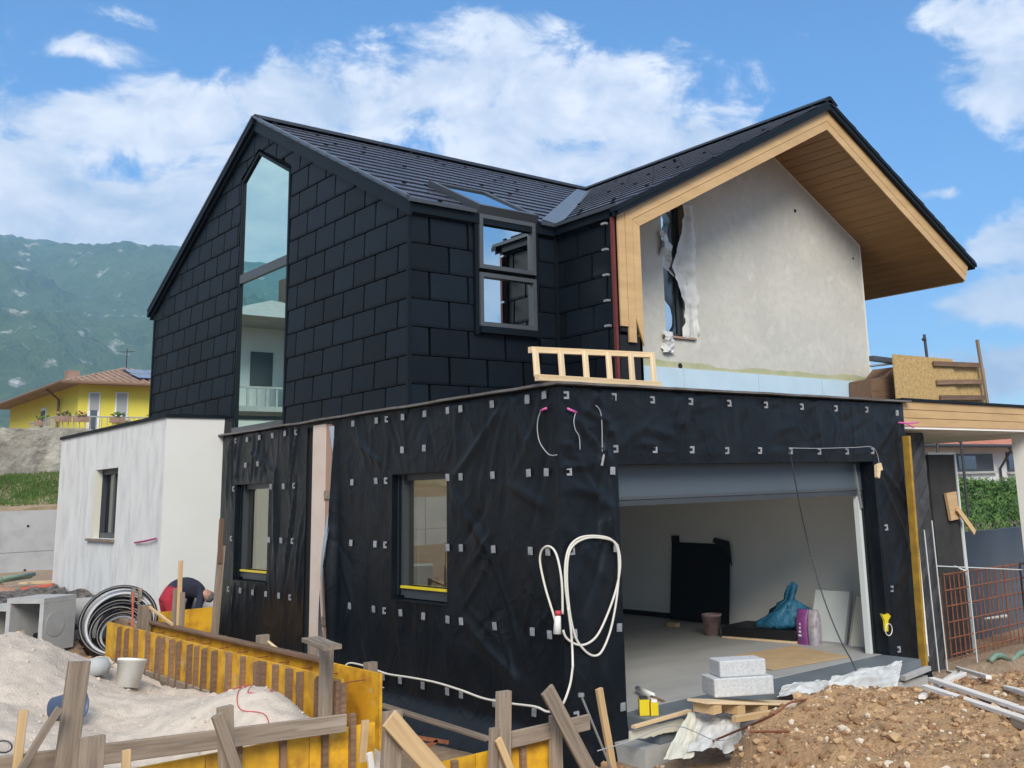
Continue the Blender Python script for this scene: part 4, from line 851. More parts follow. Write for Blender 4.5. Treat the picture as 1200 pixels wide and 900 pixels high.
def yw(x0, x1, z0, z1, shut, door=False):
    o = mk('door' if door else 'window', G().box((x0, YH-.05, z0), (x1, YH+.05, z1)), M['whitep'], yh)
    mk('pane', G().box((x0+.12, YH-.07, z0+.1), (x1-.12, YH-.051, shut)), M['bluegrey'], o)
    mk('shutter', G().box((x0+.08, YH-.09, shut), (x1-.08, YH-.051, z1-.06)), M['shutter'], o)
    if not door: mk('mullion', G().box(((x0+x1)/2-.05, YH-.09, z0+.1), ((x0+x1)/2+.05, YH-.072, shut)), M['whitep'], o); mk('sill', G().box((x0-.12, YH-.25, z0-.1), (x1+.12, YH, z0)), M['concrete'], o)
zf = float(onY(YH-1, 93, 506)[2])
pd0, pd1 = onY(YH, 101, 504), onY(YH, 118, 460); yw(pd0[0], pd1[0], zf, pd1[2], pd1[2]-.9, True)
pw0, pw1 = onY(YH, 133.5, 491), onY(YH, 150.5, 460); yw(pw0[0], pw1[0], pw0[2], pw1[2], pw1[2]-1.1)
o = mk('window', G().box((xL-.05, YH+6.0, zE-2.7), (xL+.05, YH+7.1, zE-.7)), M['whitep'], yh); mk('pane', G().box((xL-.08, YH+6.15, zE-2.55), (xL-.051, YH+6.95, zE-.85)), M['frame'], o)
zf = float(onY(YH-1, 93, 506)[2]); zrl = float(onY(YH-1, 93, 488)[2])
bal = mk('balcony', G().box((xL-1.2, YH-1.1, zf-.15), (xL+3.6, YH, zf)).box((xL-1.2, YH, zf-.15), (xL, YH+4.5, zf)), M['concrete'], yh)
g = G()
for i in range(20): x = xL-1.15+i*.25; g.tube([(x, YH-1.05, zf), (x, YH-1.05, zrl)], .02, 4)
for i in range(18): y = YH-1.05+i*.3; g.tube([(xL-1.15, y, zf), (xL-1.15, y, zrl)], .02, 4)
g.tube([(xL-1.15, YH+4.4, zrl), (xL-1.15, YH-1.05, zrl), (xL+3.6, YH-1.05, zrl)], .035, 5)
mk('railing', g, M['shutter'], bal, kind='stuff')
def leafball(g, c, r, n, s=.06):
    for _ in range(n):
        d = Vector((random.gauss(0, 1), random.gauss(0, 1), random.gauss(0, 1))).normalized()*random.random()**.4
        p = Vector(c)+Vector((d.x*r[0], d.y*r[1], d.z*r[2])); a = Vector((random.uniform(-1, 1), random.uniform(-1, 1), random.uniform(-.6, .6))).normalized()*s; b = a.orthogonal().normalized()*s*.6
        g.add([p-a, p+b, p+a, p-b], [(0, 1, 2, 3)], 1 if random.random() < .35 else 0)
for k, (x, y, fl) in enumerate(((xL-.9, YH-1.0, 1), (xL-.1, YH-1.0, 1), (xL+1.55, YH-1.0, 0), (xL+3.2, YH-1.0, 0), (xL-1.15, YH+1.8, 1))):
    fp = thing('balcony_planter', ('reddish flower planter at the corner of the yellow house balcony', 'reddish flower planter beside the downpipe of the yellow house', 'green planter left of the yellow house balcony door', 'green planter between door and window of the yellow house', 'reddish planter on the side rail of the yellow house balcony')[k], 'planter', (x, y, zrl-.3), 'planters on the yellow balcony')
    mk('trough', G().box((x-.35, y-.2, zrl-.28), (x+.35, y-.06, zrl-.02)), M['rooftile'], fp)
    g = G(); leafball(g, (x, y-.13, zrl+.12), (.36, .2, .16), 45, .08); mk('flower_foliage', g, [M['leaf'], M['redroof'] if fl else M['leaf']], fp, kind='stuff')
# ---- the house across the yard that the tall glazing mirrors
nx, ny, nzb = -19.5, 38.0, 3.6
nh = thing('cream_house', 'cream two-storey neighbour house with balcony mirrored in the tall gable glazing', 'house', (nx, ny, nzb))
mk('wall', G().box((nx-5, ny, nzb), (nx+4, ny+9, nzb+7.4)).box((nx+4, ny+2.5, nzb), (nx+8.5, ny+9, nzb+7.4)), M['whitec'], nh)
mk('roof', G().add([(nx-6, ny-1, nzb+7.3), (nx+9.5, ny-1, nzb+7.3), (nx+9.5, ny+10, nzb+7.3), (nx-6, ny+10, nzb+7.3), (nx-1, ny+4.5, nzb+9.2), (nx+4.5, ny+4.5, nzb+9.2)], [(0, 1, 5, 4), (1, 2, 5), (2, 3, 4, 5), (3, 0, 4), (3, 2, 1, 0)]), M['concrete'], nh)
mk('chimney', G().box((nx+3, ny+4, nzb+8.2), (nx+3.9, ny+4.9, nzb+10.4)), M['rooftile'], nh)
for x, z in ((nx+5.2, 4.4), (nx+7, 4.4), (nx-3, 4.4), (nx, 1.2), (nx+5.6, 1.0)): mk('window', G().box((x, ny+(2.45 if x > nx+4 else -.05), nzb+z), (x+1.1, ny+(2.5 if x > nx+4 else 0), nzb+z+1.7)), M['frame'], nh)
mk('balcony', G().box((nx+4, ny+.9, nzb+3.0), (nx+8.6, ny+2.5, nzb+3.25)).box((nx+4, ny+.9, nzb+4.1), (nx+8.6, ny+1.0, nzb+4.2)), M['concrete'], nh)
for i in range(10): mk('baluster', G().box((nx+4.1+i*.48, ny+.92, nzb+3.25), (nx+4.22+i*.48, ny+.98, nzb+4.1)), M['concrete'], nh)

# ================================================================== background on the right (through the carport)
bh0 = onY(16, 1086, 528); bxr = bh0[0]
bh = thing('white_house', 'white house with red tiled roof seen below the carport beam', 'house', (bxr, 16, .9))
zr0 = onY(16, 1130, 524)[2]
mk('wall', G().box((bxr-2, 16, .5), (bxr+14, 24, zr0+.2)), M['whitec'], bh)
br = mk('roof', G().add([(bxr-3, 15, zr0), (bxr+15, 15, zr0), (bxr+15, 20, zr0+2.2), (bxr-3, 20, zr0+2.2), (bxr-3, 25, zr0), (bxr+15, 25, zr0)], [(0, 1, 2, 3), (3, 2, 5, 4), (0, 3, 4), (1, 5, 2), (0, 4, 5, 1)]), M['redroof'], bh)
g = G()
for i in range(60): x = bxr-3+i*.3; g.tube([(x, 15, zr0+.02), (x, 20, zr0+2.22)], .06, 5)
mk('tile_row', g, M['redroof'], br, kind='stuff')
mk('gutter', G().tube([(bxr-3, 14.93, zr0), (bxr+15, 14.93, zr0)], .09, 6), M['darksteel'], br)
for u0, u1, v0, v1 in ((1122, 1162, 532, 553), (1181, 1196, 530, 553)):
    a, b = onY(15.98, u0, v1), onY(15.98, u1, v0); o = mk('window', G().box((a[0], 15.94, a[2]), (b[0], 16.02, b[2])), M['frame'], bh)
    mk('pane', G().box((a[0]+.1, 15.92, a[2]+.1), ((a[0]+b[0])/2, 15.939, b[2]-.08)), M['glassk'], o); mk('sill', G().box((a[0]-.1, 15.8, a[2]-.1), (b[0]+.1, 16, a[2])), M['concrete'], o)
a, b = onY(15.9, 1160, 520), onY(15.9, 1174, 560); mk('downpipe', G().tube([(a[0], 15.0, zr0-.05), (a[0]+.2, 15.0, zr0-.2), (b[0]-.05, 15.9, zr0-1.0), (b[0], 15.9, .6)], .06, 6), M['darksteel'], bh)
# hedge bank
hx0 = onY(10, 1118, 600)[0]; hx1 = onY(10, 1215, 600)[0]; hzt = onY(10, 1160, 561)[2]
g = G(); 
HXs = np.random.uniform(hx0-1.5, hx1+5, 15000); HTs = np.random.rand(15000)*3+9.2; HN = hzt-.1+.45*fbm(HXs*.6, HTs*.4, 3, 101)-.9*np.maximum(0, hx0+.6-HXs)
for x, y, top in zip(HXs.tolist(), HTs.tolist(), HN.tolist()):
    z = .2+(top-.2)*(random.random()**.6)
    y2 = 9.0+2.4*(z/max(top, .5))**1.2+random.uniform(-.2, .5)
    a = Vector((random.uniform(-1, 1), random.uniform(-1, 1), random.uniform(-.2, 1.2))).normalized()*random.uniform(.08, .2); b = a.orthogonal().normalized()*.035
    p = Vector((x, y2, z)); g.add([p-b, p+b, p+a*1.6], [(0, 1, 2)])
g2 = G().prism([(hx0-1.2, 9.2, 0), (hx1+5, 9.2, 0), (hx1+5, 11.3, hzt-.6), (hx0-1.2, 11.3, hzt-1.2)], (0, 1.5, 0))
HB = 9000; hx_ = np.random.uniform(9, hx1+6, HB); hy_ = np.random.uniform(2.9, 9.3, HB)
for x, y in zip(hx_.tolist(), hy_.tolist()):
    z = .75+.10*(y-3)+random.uniform(-.1, .25); a = Vector((random.uniform(-1, 1), random.uniform(-1, 1), random.uniform(.2, 1.4))).normalized()*random.uniform(.08, .2); b = a.orthogonal().normalized()*.035; p = Vector((x, y, z)); g.add([p-b, p+b, p+a*1.6], [(0, 1, 2)])
g2.prism([(9, 2.7, .2), (hx1+6, 2.7, .2), (hx1+6, 9.2, .2), (9, 9.2, .2)], (0, 0, .5))
hd = thing('hedge', 'bright green overgrown hedge bank behind the blue grey wall', 'hedge', (hx0, 10, 0)); mk('foliage', g, M['leaf'], hd, kind='stuff'); mk('earth_core', g2, M['grassbase'], hd)

# ---- things standing at the right end of the garage
pz = lambda a: Vector(a)
yb0, yb1 = onY(-.11, 1062, 511), onY(-.11, 1083, 787)
tag(board('ochre_board', yb1, yb0, .115, .05, M['yellowbd'], up=(1, 0, 0)), 'long ochre board standing upright against the garage corner', 'board')
dp_ = thing('charred_panel', 'dark panel of slanting charred boards next to the ochre board', 'panel', (7.2, .45, -.8))
zt_ = 3.12; CPX = float(onY(.45, 1090, 600)[0])
mk('backing', G().box((6.74, .46, -.8), (CPX, .52, zt_)), M['core'], dp_)
for k in range(32):
    z0 = -2.4+k*.19; q = [(6.75, z0), (CPX-.01, z0+.93*(CPX-6.75)), (CPX-.01, z0+.93*(CPX-6.75)+.175), (6.75, z0+.175)]
    q = clip(clip(q, 0, 1, zt_-.01), 0, -1, .79)
    if len(q) >= 3: mk('slanted_board', G().prism([(x, .43+.006*(k % 2), z) for x, z in q], (0, .028-.006*(k % 2), 0)), M['slatb'], dp_)
a, b = onY(.9, 1086, 533), onY(.9, 1116, 533)
bb = thing('bitumen_panel', 'tall black bitumen board with white edge beside the charred panel', 'panel', ((a[0]+b[0])/2, .9, -.8))
mk('sheet', G().box((a[0], .88, -.8), (b[0], .94, a[2])), M['blackbd'], bb); mk('edge_profile', G().box((b[0]+.002, .86, -.6), (b[0]+.05, .93, b[2]+.01)).box((a[0]-.03, .86, a[2]+.002), (b[0]+.05, .93, a[2]+.04)), M['panelw'], bb)
a, b = onY(.8, 1109, 578), onY(.8, 1124, 608); o = solo('wood_block', G().prism([(a[0], .80, a[2]), (b[0], .80, a[2]+.02), (b[0]+.02, .80, b[2]), (a[0]+.08, .80, b[2]-.02)], (0, .05, 0)), M['freshw'], 'square wood block fixed on the bitumen panel edge', 'wood block')
tag(board('plank', onY(.75, 1122, 596), onY(.75, 1142, 624), .10, .03, M['freshw'], up=(0, 1, 0)), 'short slanting plank below the wood block', 'plank')
a, b = onY(2.4, 1124, 625), onY(2.4, 1240, 625)
solo('blue_grey_wall', G().box((a[0]-.6, 2.4, -.9), (b[0]+2, 2.6, a[2])), M['bluegrey'], 'smooth blue grey garden wall behind the rebar mesh', 'wall')
# rebar mesh
ms = thing('rebar_mesh', 'rusty steel reinforcement mesh standing in front of the blue grey wall', 'rebar mesh', (9.5, .7, -.8))
a, b = onY(.70, 1106, 671), onY(.70, 1245, 677); zt_ = a[2]
x = a[0]; i = 0
while x < b[0]:
    mk('bar', G().tube([(x, .70, -.8), (x+random.uniform(-.03, .03), .70, zt_)], .009, 5), M['rust'], ms)
    if i % 2 == 0: mk('bar', G().tube([(x+.06, .82, -.8), (x+.06, .82, zt_-.08)], .009, 5), M['rust'], ms)
    x += .15; i += 1
for k in range(7): z = -.65+k*(zt_+.62)/6; mk('bar', G().tube([(a[0]-.05, .685, z+.0), ((a[0]+b[0])/2, .68, z+random.uniform(-.02, .02)), (b[0], .685, z-.02)], .011, 5), M['rust'], ms)
# white poles
for k, (p, q, lb) in enumerate((((1083, 621), (1102, 800), 'thin white pole leaning right beside the charred panel'), ((1092, 610), (1112, 800), 'white pole standing between charred panel and rebar mesh'), ((1128, 610), (1148, 800), 'thin white pole in front of the rebar mesh'))):
    tag(mk('white_pole', G().tube([onY(.35, *q), onY(.35, *p)], .010, 6), M['panelw'], None), lb, 'pole')
tag(mk('white_rail', G().tube([onY(.6, 1090, 663), onY(.6, 1205, 668)], .009, 6), M['panelw'], None), 'thin white horizontal rail above the rebar mesh', 'rail')
for (p, q, y) in (((1109, 658), (1131, 670), .9), ((1154, 725), (1179, 722), 1.0), ((1124, 761), (1143, 772), .9)):
    tag(mk('plastic_tube', G().tube([onY(y, *p), onY(y, *q)], .014, 6, r1=.035), M['panelw'], None), {1109: 'white plastic tube crossing the rail above the rebar mesh', 1154: 'white plastic tube poking level through the rebar mesh', 1124: 'white plastic tube tied low on the rebar mesh'}[p[0]], 'tube')
for p, q in (((1160, 775), (1173, 768)), ((1183, 777), (1205, 762))):
    p3 = onY(.2, *p); q3 = onY(.2, *q); tag(mk('green_hose', G().tube([p3, (Vector(p3)+Vector(q3))/2+Vector((0, 0, .04)), q3, Vector(q3)+Vector((.25, 0, -.12))], .05, 7), M['greenp'], None, True), 'short grey green hose end' + (' behind the white slats' if p[0] < 1170 else ' nearest the rebar mesh corner'), 'hose')
for k, (u0, v0, u1, v1) in enumerate(((1098, 507, 1099, 530), (1125, 508, 1135, 606))):
    sc_ = solo('scaffold_post', G().tube([onY(5, u1, v1), onY(5, u0, v0)], .035, 7).tube([Vector(onY(5, u0, v0+8))+Vector((-.1, 0, 0)), Vector(onY(5, u0, v0+8))+Vector((.1, 0, 0))], .04, 6), M['darksteel'], ('short black prop hanging under the carport soffit', 'long black prop under the carport soffit before the hedge')[k], 'prop')
tag(mk('prop_brace', G().tube([onY(5, 1105, 507), onY(5, 1124, 518)], .025, 6), M['darksteel'], None), 'thin black diagonal brace joining the two props', 'brace')
# ---- OSB parapet on the carport roof
zc_ = 3.602
yo = 2.2
osb = thing('osb_parapet', 'osb board parapet with dark rails on the carport roof', 'parapet', (onY(yo, 1100, 470)[0], yo, zc_))
a, b, c = onY(yo, 1046, 415), onY(yo, 1117, 421), onY(yo, 1157, 430)
mk('osb_sheet', G().prism([(a[0], yo, zc_), (b[0], yo, zc_), (b[0]-.02, yo, b[2]), (a[0], yo, a[2])], (0, .02, 0)), M['osb'], osb)
mk('osb_sheet', G().prism([(b[0]+.01, yo+.05, zc_), (c[0], yo+.05, zc_), (c[0]-.03, yo+.05, c[2]-.02), (b[0]+.01, yo+.05, c[2]-.02)], (0, .02, 0)), M['osb'], osb)
for (p, q) in (((1094, 426), (1150, 428)), ((1098, 448), (1153, 447)), ((1102, 466), (1154, 466))): board('rail', onY(yo-.04, *p), onY(yo-.04, *q), .04, .10, M['brownw'], osb)
board('post', onY(yo-.08, 1157, 472), onY(yo-.08, 1145, 398), .05, .08, M['greyw'], osb, up=(1, 0, 0))
mk('steel_prop', G().tube([onY(yo+.1, 1087, 425), onY(yo+.1, 1083, 392)], .03, 7).tube([Vector(onY(yo+.1, 1083, 398))-Vector((.05, 0, 0)), Vector(onY(yo+.1, 1083, 398))+Vector((.05, 0, 0))], .03, 6), M['darksteel'], osb)
tag(board('steel_beam', onY(yo+.3, 1021, 420), onY(yo+.3, 1046, 423), .10, .10, M['framelite']), 'short grey steel beam end between plaster gable and osb parapet', 'beam')
tag(mk('brace_pipe', G().tube([onY(yo+.3, 1020, 429), onY(yo+.3, 1047, 426)], .025, 6), M['steel'], None), 'thin steel pipe below the grey beam end', 'pipe')
g = G().prism([onY(yo+.35, 1021, 445), onY(yo+.35, 1040, 441), onY(yo+.35, 1048, 430), onY(yo+.35, 1054, 470), onY(yo+.35, 1022, 470)], (0, .5, 0)); tp = solo('timber_stack', g, M['brownw'], 'dark stack of timber between plaster gable and osb parapet', 'timber stack')
cw = thing('roof_cowl', 'small dark vent cowl on the carport roof edge', 'vent cowl', onY(1.0, 1181, 480)); p = Vector(onY(1.0, 1181, 478))
mk('pipe', G().lathe((p.x, p.y, 3.602), [(.05, 0), (.05, p.z-3.6)], 10), M['darksteel'], cw); mk('cap', G().lathe((p.x, p.y, p.z), [(.02, .07), (.10, .05), (.13, 0), (.05, -.02)], 12), M['darksteel'], cw)
# ================================================================== formwork
XO, XI = -2.34, -2.02
def fw_panel(name, label, segs, fixed, axis, zt, h, th=.027):
    """a run of yellow shuttering sheets; segs along the axis"""
    mid = (segs[0][0]+segs[-1][1])/2
    t = thing(name, label, 'formwork', (fixed, mid, zt-h) if axis == 1 else (mid, fixed, zt-h))
    for (a, b) in segs:
        if axis == 1: mk('sheet', G().box((fixed, a+.004, zt-h), (fixed+th, b-.004, zt)), M['yellow'], t)
        else: mk('sheet', G().box((a+.004, fixed, zt-h), (b-.004, fixed+th, zt)), M['yellow'], t)
    return t
f1 = fw_panel('formwork_panel', 'long yellow formwork wall with many brown battens beside the sand heap', [(.35, 2.35), (2.35, 4.35), (4.35, 6.0), (6.0, 7.45)], XO, 1, .76, .50)
for u in (139, 148, 159, 173, 184.5, 190, 201, 209, 222, 230, 239, 251, 268, 284.5, 301, 308, 323, 339, 352, 372, 395, 402):
    p = onX(XO-.02, u, 755+(u-140)*.22); w = random.uniform(.05, .085)
    mk('batten', G().prism([(XO-.045, p[1]-w/2, .22+random.uniform(-.03, .03)), (XO-.045, p[1]+w/2, .22), (XO-.045, p[1]+w/2+random.uniform(-.02, .02), .75+random.uniform(-.05, .03)), (XO-.045, p[1]-w/2, .75)], (.043, 0, 0)), M['brownw'], f1)
board('toe_board', (XO-.03, .3, .25), (XO-.03, 7.4, .25), .03, .11, M['greyw'], f1)
f2 = fw_panel('formwork_panel', 'inner yellow formwork wall parallel to the membrane, ending in a dark stained sheet', [(float(onX(XI, 445, 820)[1]), 1.2), (1.2, 2.4), (2.4, 4.4), (4.4, 6.9)], XI, 1, .78, .9)
board('top_rail', (XI-.04, 1.3, .80), (XI-.04, 7.0, .80), .09, .035, M['brownw'], f2)
for y in np.arange(.5, 7, .55): mk('tie_rod', G().tube([(XO+.03, y, .70), (XI, y, .70)], .006, 4), M['rust'], f2)
f3 = fw_panel('formwork_panel', 'yellow formwork sheets meeting the long wall at a right angle', [(-5.6, -4.0), (-4.0, -3.2), (-3.2, float(onY(-.8, 440, 850)[0]))], -.80, 0, .60, .62)
for u in (280, 332, 381, 413): 
    p = onY(-.83, u, 880); mk('batten', G().box((p[0]-.022, -.845, .0), (p[0]+.022, -.803, .66+random.uniform(0, .06))), M['brownw'], f3)
f4 = fw_panel('formwork_panel', 'low yellow formwork sheets in the trench near the garage corner', [(-2.7, -1.95), (-1.95, -1.08)], -1.22, 0, .30, .65)
for u, v in ((533, 890), (613, 880)): p = onY(-1.25, u, v); mk('batten', G().box((p[0]-.025, -1.265, -.25), (p[0]+.025, -1.223, .30)), M['brownw'], f4)
a, b = onY(8.35, 172, 719), onY(8.35, 250, 716)
f5 = fw_panel('formwork_panel', 'yellow formwork closing sheet in front of the bending worker', [(a[0], b[0])], 8.35, 0, a[2], .55)
tag(board('plank', onY(-.95, -20, 902), onY(-.95, 405, 847), .035, .13, M['greyw']), 'long weathered plank along the top of the near formwork', 'plank')
tag(board('plank', onY(-1.3, 598, 867), onY(-1.3, 690, 846), .035, .13, M['greyw']), 'grey plank nailed across stakes above the low formwork', 'plank')
def stake(name, lab, top, bot, plane, w, h, m, up=(0, 0, 1), cat='stake', group=None, ext=0):
    ax, val = plane; p, q = Vector(on(ax, val, *bot)), Vector(on(ax, val, *top)); d = (p-q).normalized(); p = p+d*ext
    return tag(board(name, p, q, w, h, m, up=up, bev=.004, warp=.003), lab, cat, group)
FY = (0, 1, 0)
pl = lambda d, u, v: (1, float(dep(d, u, v)[1]))
P65 = pl(6.6, 85, 780); st = stake
st('stake', 'thick brown plank stake standing tall in the sand heap', (93, 775), (76, 900), P65, .13, .05, M['greyw'], FY, ext=.3)
st('stake', 'thin light stake rising beside the blue bucket', (28, 832), (20, 900), pl(6.4, 25, 840), .05, .035, M['freshw'], FY, ext=.2)
st('brace', 'slanting brown lath leaning against the thick plank stake', (70, 829), (22, 905), pl(6.3, 45, 860), .045, .03, M['greyw'], FY, 'brace', ext=.2)
st('stake', 'broad short stake right of the thick plank stake', (108, 863), (105, 905), pl(6.0, 108, 870), .14, .045, M['greyw'], FY, ext=.3)
st('stake', 'narrow pale peg before the weathered plank', (148, 879), (147, 905), pl(6.3, 148, 880), .05, .03, M['freshw'], FY, ext=.3)
st('stake', 'rough rounded stake behind a slanting prop at the weathered plank', (263, 828), (266, 903), pl(6.9, 263, 850), .10, .06, M['greyw'], FY, ext=.3)
st('brace', 'slanting grey prop leaning on the rough rounded stake', (254, 838), (278, 905), pl(6.75, 260, 850), .07, .05, M['greyw'], FY, 'brace', ext=.3)
st('stake', 'tall square post at the end of the long yellow formwork', (383, 757), (380, 862), (0, XO-.12), .10, .09, M['greyw'], FY)
st('tie_board', 'short flat board bridging the tops of the two formwork posts', (364, 749), (390, 759), (2, 1.14), .16, .04, M['greyw'], cat='board')
st('stake', 'short post under the bridging board behind the formwork', (367, 752), (367, 790), (0, -1.85), .09, .08, M['greyw'], FY)
st('stake', 'round topped stake behind the dark end sheet', (434, 776), (434, 835), (0, -1.85), .11, .09, M['greyw'], FY)
st('stake', 'thin pale peg in front of the dark end sheet', (428, 844), (425, 893), (1, -1.0), .06, .03, M['freshw'], FY)
st('stake', 'white painted peg beside the low formwork', (433, 882), (436, 905), (1, -1.2), .045, .03, M['whitep'], FY, ext=.2)
st('stake', 'stout stake carrying a fresh diagonal plank', (460, 833), (458, 905), (1, -1.4), .15, .06, M['greyw'], FY, ext=.3)
st('brace', 'fresh orange plank slanting down from the stout stake', (456, 842), (512, 905), (1, -1.5), .14, .035, M['freshw'], FY, 'brace', ext=.4)
st('stake', 'blunt grey stake standing before the black membrane', (590, 810), (589, 905), (1, -1.35), .12, .07, M['greyw'], FY, ext=.2)
st('stake', 'narrow stake with a splinter beside the blunt grey stake', (579, 853), (577, 905), (1, -1.38), .07, .05, M['greyw'], FY, ext=.2)
st('brace', 'short brown lath leaning on the blunt grey stake', (584, 866), (600, 905), (1, -1.45), .06, .03, M['freshw'], FY, 'brace', ext=.2)
st('brace', 'long grey plank leaning left across the garage corner', (641, 808), (692, 905), (1, -1.55), .13, .035, M['greyw'], FY, 'brace', ext=.4)
st('stake', 'brown stake half hidden behind the long grey plank', (651, 838), (652, 905), (1, -1.32), .11, .06, M['greyw'], FY, ext=.2)
st('stake', 'narrow pale stick right of the garage corner', (702, 807), (719, 905), (1, -.75), .07, .045, M['freshw'], FY, ext=.2)
tag(mk('steel_rod', G().tube([onY(-.9, 681, 815), onY(-.9, 718, 905)], .011, 6).lathe(onY(-.9, 681, 815), [(.03, -.01), (.03, .02)], 8), M['steel'], None), 'thin steel rod with a flat head by the garage corner', 'rod')
# stakes at the far end
st('stake', 'tall narrow lath standing before the worker', (212, 657), (208, 748), (0, -1.95), .055, .03, M['freshw'], FY)
st('stake', 'pair-mate post left of the tall narrow lath', (206, 690), (203, 748), (0, -1.98), .06, .05, M['greyw'], FY)
st('stake', 'short post right of the tall narrow lath', (214, 694), (212, 750), (0, -1.92), .055, .05, M['greyw'], FY)
st('stake', 'tall grey post standing at the joint of extension and membrane', (260, 640), (251, 748), (0, -.9), .10, .06, M['greyw'], FY)
st('stake', 'thin brown lath fixed above the tall grey post', (260, 608), (257, 660), (0, -.93), .07, .03, M['brownw'], FY)
st('stake', 'squat block post at the far end of the formwork', (170, 709), (168, 742), (0, -2.15), .16, .10, M['greyw'], FY)
st('brace', 'thin lath bracing the squat block post', (175, 711), (202, 732), (0, -2.1), .035, .03, M['freshw'], FY, 'brace')
st('stake', 'block post rising behind the middle of the long formwork', (308, 744), (307, 772), (0, -1.9), .13, .09, M['greyw'], FY)
st('brace', 'pale lath slanting from the block post to the formwork', (313, 751), (340, 773), (0, -1.85), .03, .025, M['palew'], FY, 'brace')
st('marker', 'orange marker stick at the formwork end', (156, 694), (155, 735), (0, XO-.06), .022, .02, M['redboard'], FY, 'marker')
# ================================================================== buckets, coil, concrete boxes
def bucket(name, loc, r0, r1, h, tilt, m, label, handle=True, rim=.012):
    t = thing(name, label, 'bucket', loc); R = Matrix.Rotation(tilt[0], 3, 'X') @ Matrix.Rotation(tilt[1], 3, 'Y')
    mk('pail', G().lathe(loc, [(0, .0), (r0, 0), (r1*.97, h*.86), (r1, h*.86), (r1, h*.9), (r1*1.03, h*.9), (r1*1.03, h), (r1*.95, h), (r1*.93, h*.9), (r0*.9, .03), (0, .03)], 26, R), m, t, True)
    c = Vector(loc)
    if handle:
        pts = [c+R @ Vector((r1*1.04*math.cos(a), r1*1.04*math.sin(a)*.35-.02, h*.9-.09*math.sin(a))) for a in np.linspace(0, math.pi, 14)]
        mk('handle', G().tube(pts, .004, 5), M['steel'], t)
    return t
def on_surf(hf, u, v, t0=5.0, t1=25.0):
    d = ray(u, v); ts = np.arange(t0, t1, .02); P_ = CAM[None, :]+ts[:, None]*d[None, :]; k = np.argmax(P_[:, 2] < hf(P_[:, 0], P_[:, 1])); return Vector(P_[k])
pb = on_surf(sand_h, 149, 806) 
bucket('bucket', pb, .115, .145, .29, (-.14, .18), M['bucket'], 'white plastic bucket tilted in the sand beside the formwork')
pb = on_surf(sand_h, 62, 842)+Vector((0, 0, .08)); bucket('bucket', pb, .10, .125, .26, (1.35, .75), M['blueb'], 'dark blue bucket lying on its side in the sand', False)
pb = on_surf(lambda x, y: np.maximum(sand_h(x, y), ground_h(x, y)), 112, 790); solo('cement_lump', G().lathe(pb, [(.0, -.02), (.13, 0), (.15, .08), (.11, .15), (0, .17)], 12), M['concrete'], 'round lump of hardened cement below the pipe coil', 'cement lump', smooth=True)
# coil of black pipe
cc = Vector(onX(-2.0, 140, 731))
pc = thing('pipe_coil', 'large coil of black plastic pipe leaning beside the formwork end', 'pipe coil', (cc.x, cc.y, .5))
for k in range(13):
    r = .50-.045*(k % 5)-.006*k; n_ = Vector((-.40+.04*math.sin(k*3), -.8, .30+.06*math.sin(k*2))).normalized(); e1 = n_.cross(Vector((0, 0, 1))).normalized(); e2 = n_.cross(e1)
    c = cc+n_*(.10-.022*k)+Vector((.03*math.sin(k*1.7), 0, -.03*(k % 5)+.02*math.cos(k)))
    mk('loop', G().tube([c+e1*r*math.cos(a)*1.04+e2*r*math.sin(a) for a in np.linspace(0, 2*math.pi, 40)[:-1]], .022 if k % 3 else .027, 7, closed=True), M['pipe'] if k % 4 != 1 else M['pipe_glint'], pc, True)  # some loops coloured grey to paint in highlights on the black pipe
mk('pipe_tail', G().tube([cc+Vector((-.5, .3, .0)), cc+Vector((-.75, .45, -.06)), cc+Vector((-1.0, .6, -.12))], .05, 8), M['pipe'], pc, True)
mk('pipe_tail', G().tube([cc+Vector((-.3, -.2, -.4)), cc+Vector((-.5, -.25, -.47)), cc+Vector((-.75, -.3, -.48)), cc+Vector((-.95, -.1, -.45))], .022, 7), M['pipe'], pc, True)
for da in (.9, 1.9): mk('strap', G().box(cc+Vector((.02+da*.1, -.16, .30)), cc+Vector((.06+da*.1, -.10, .50))), M['greyw'], pc)
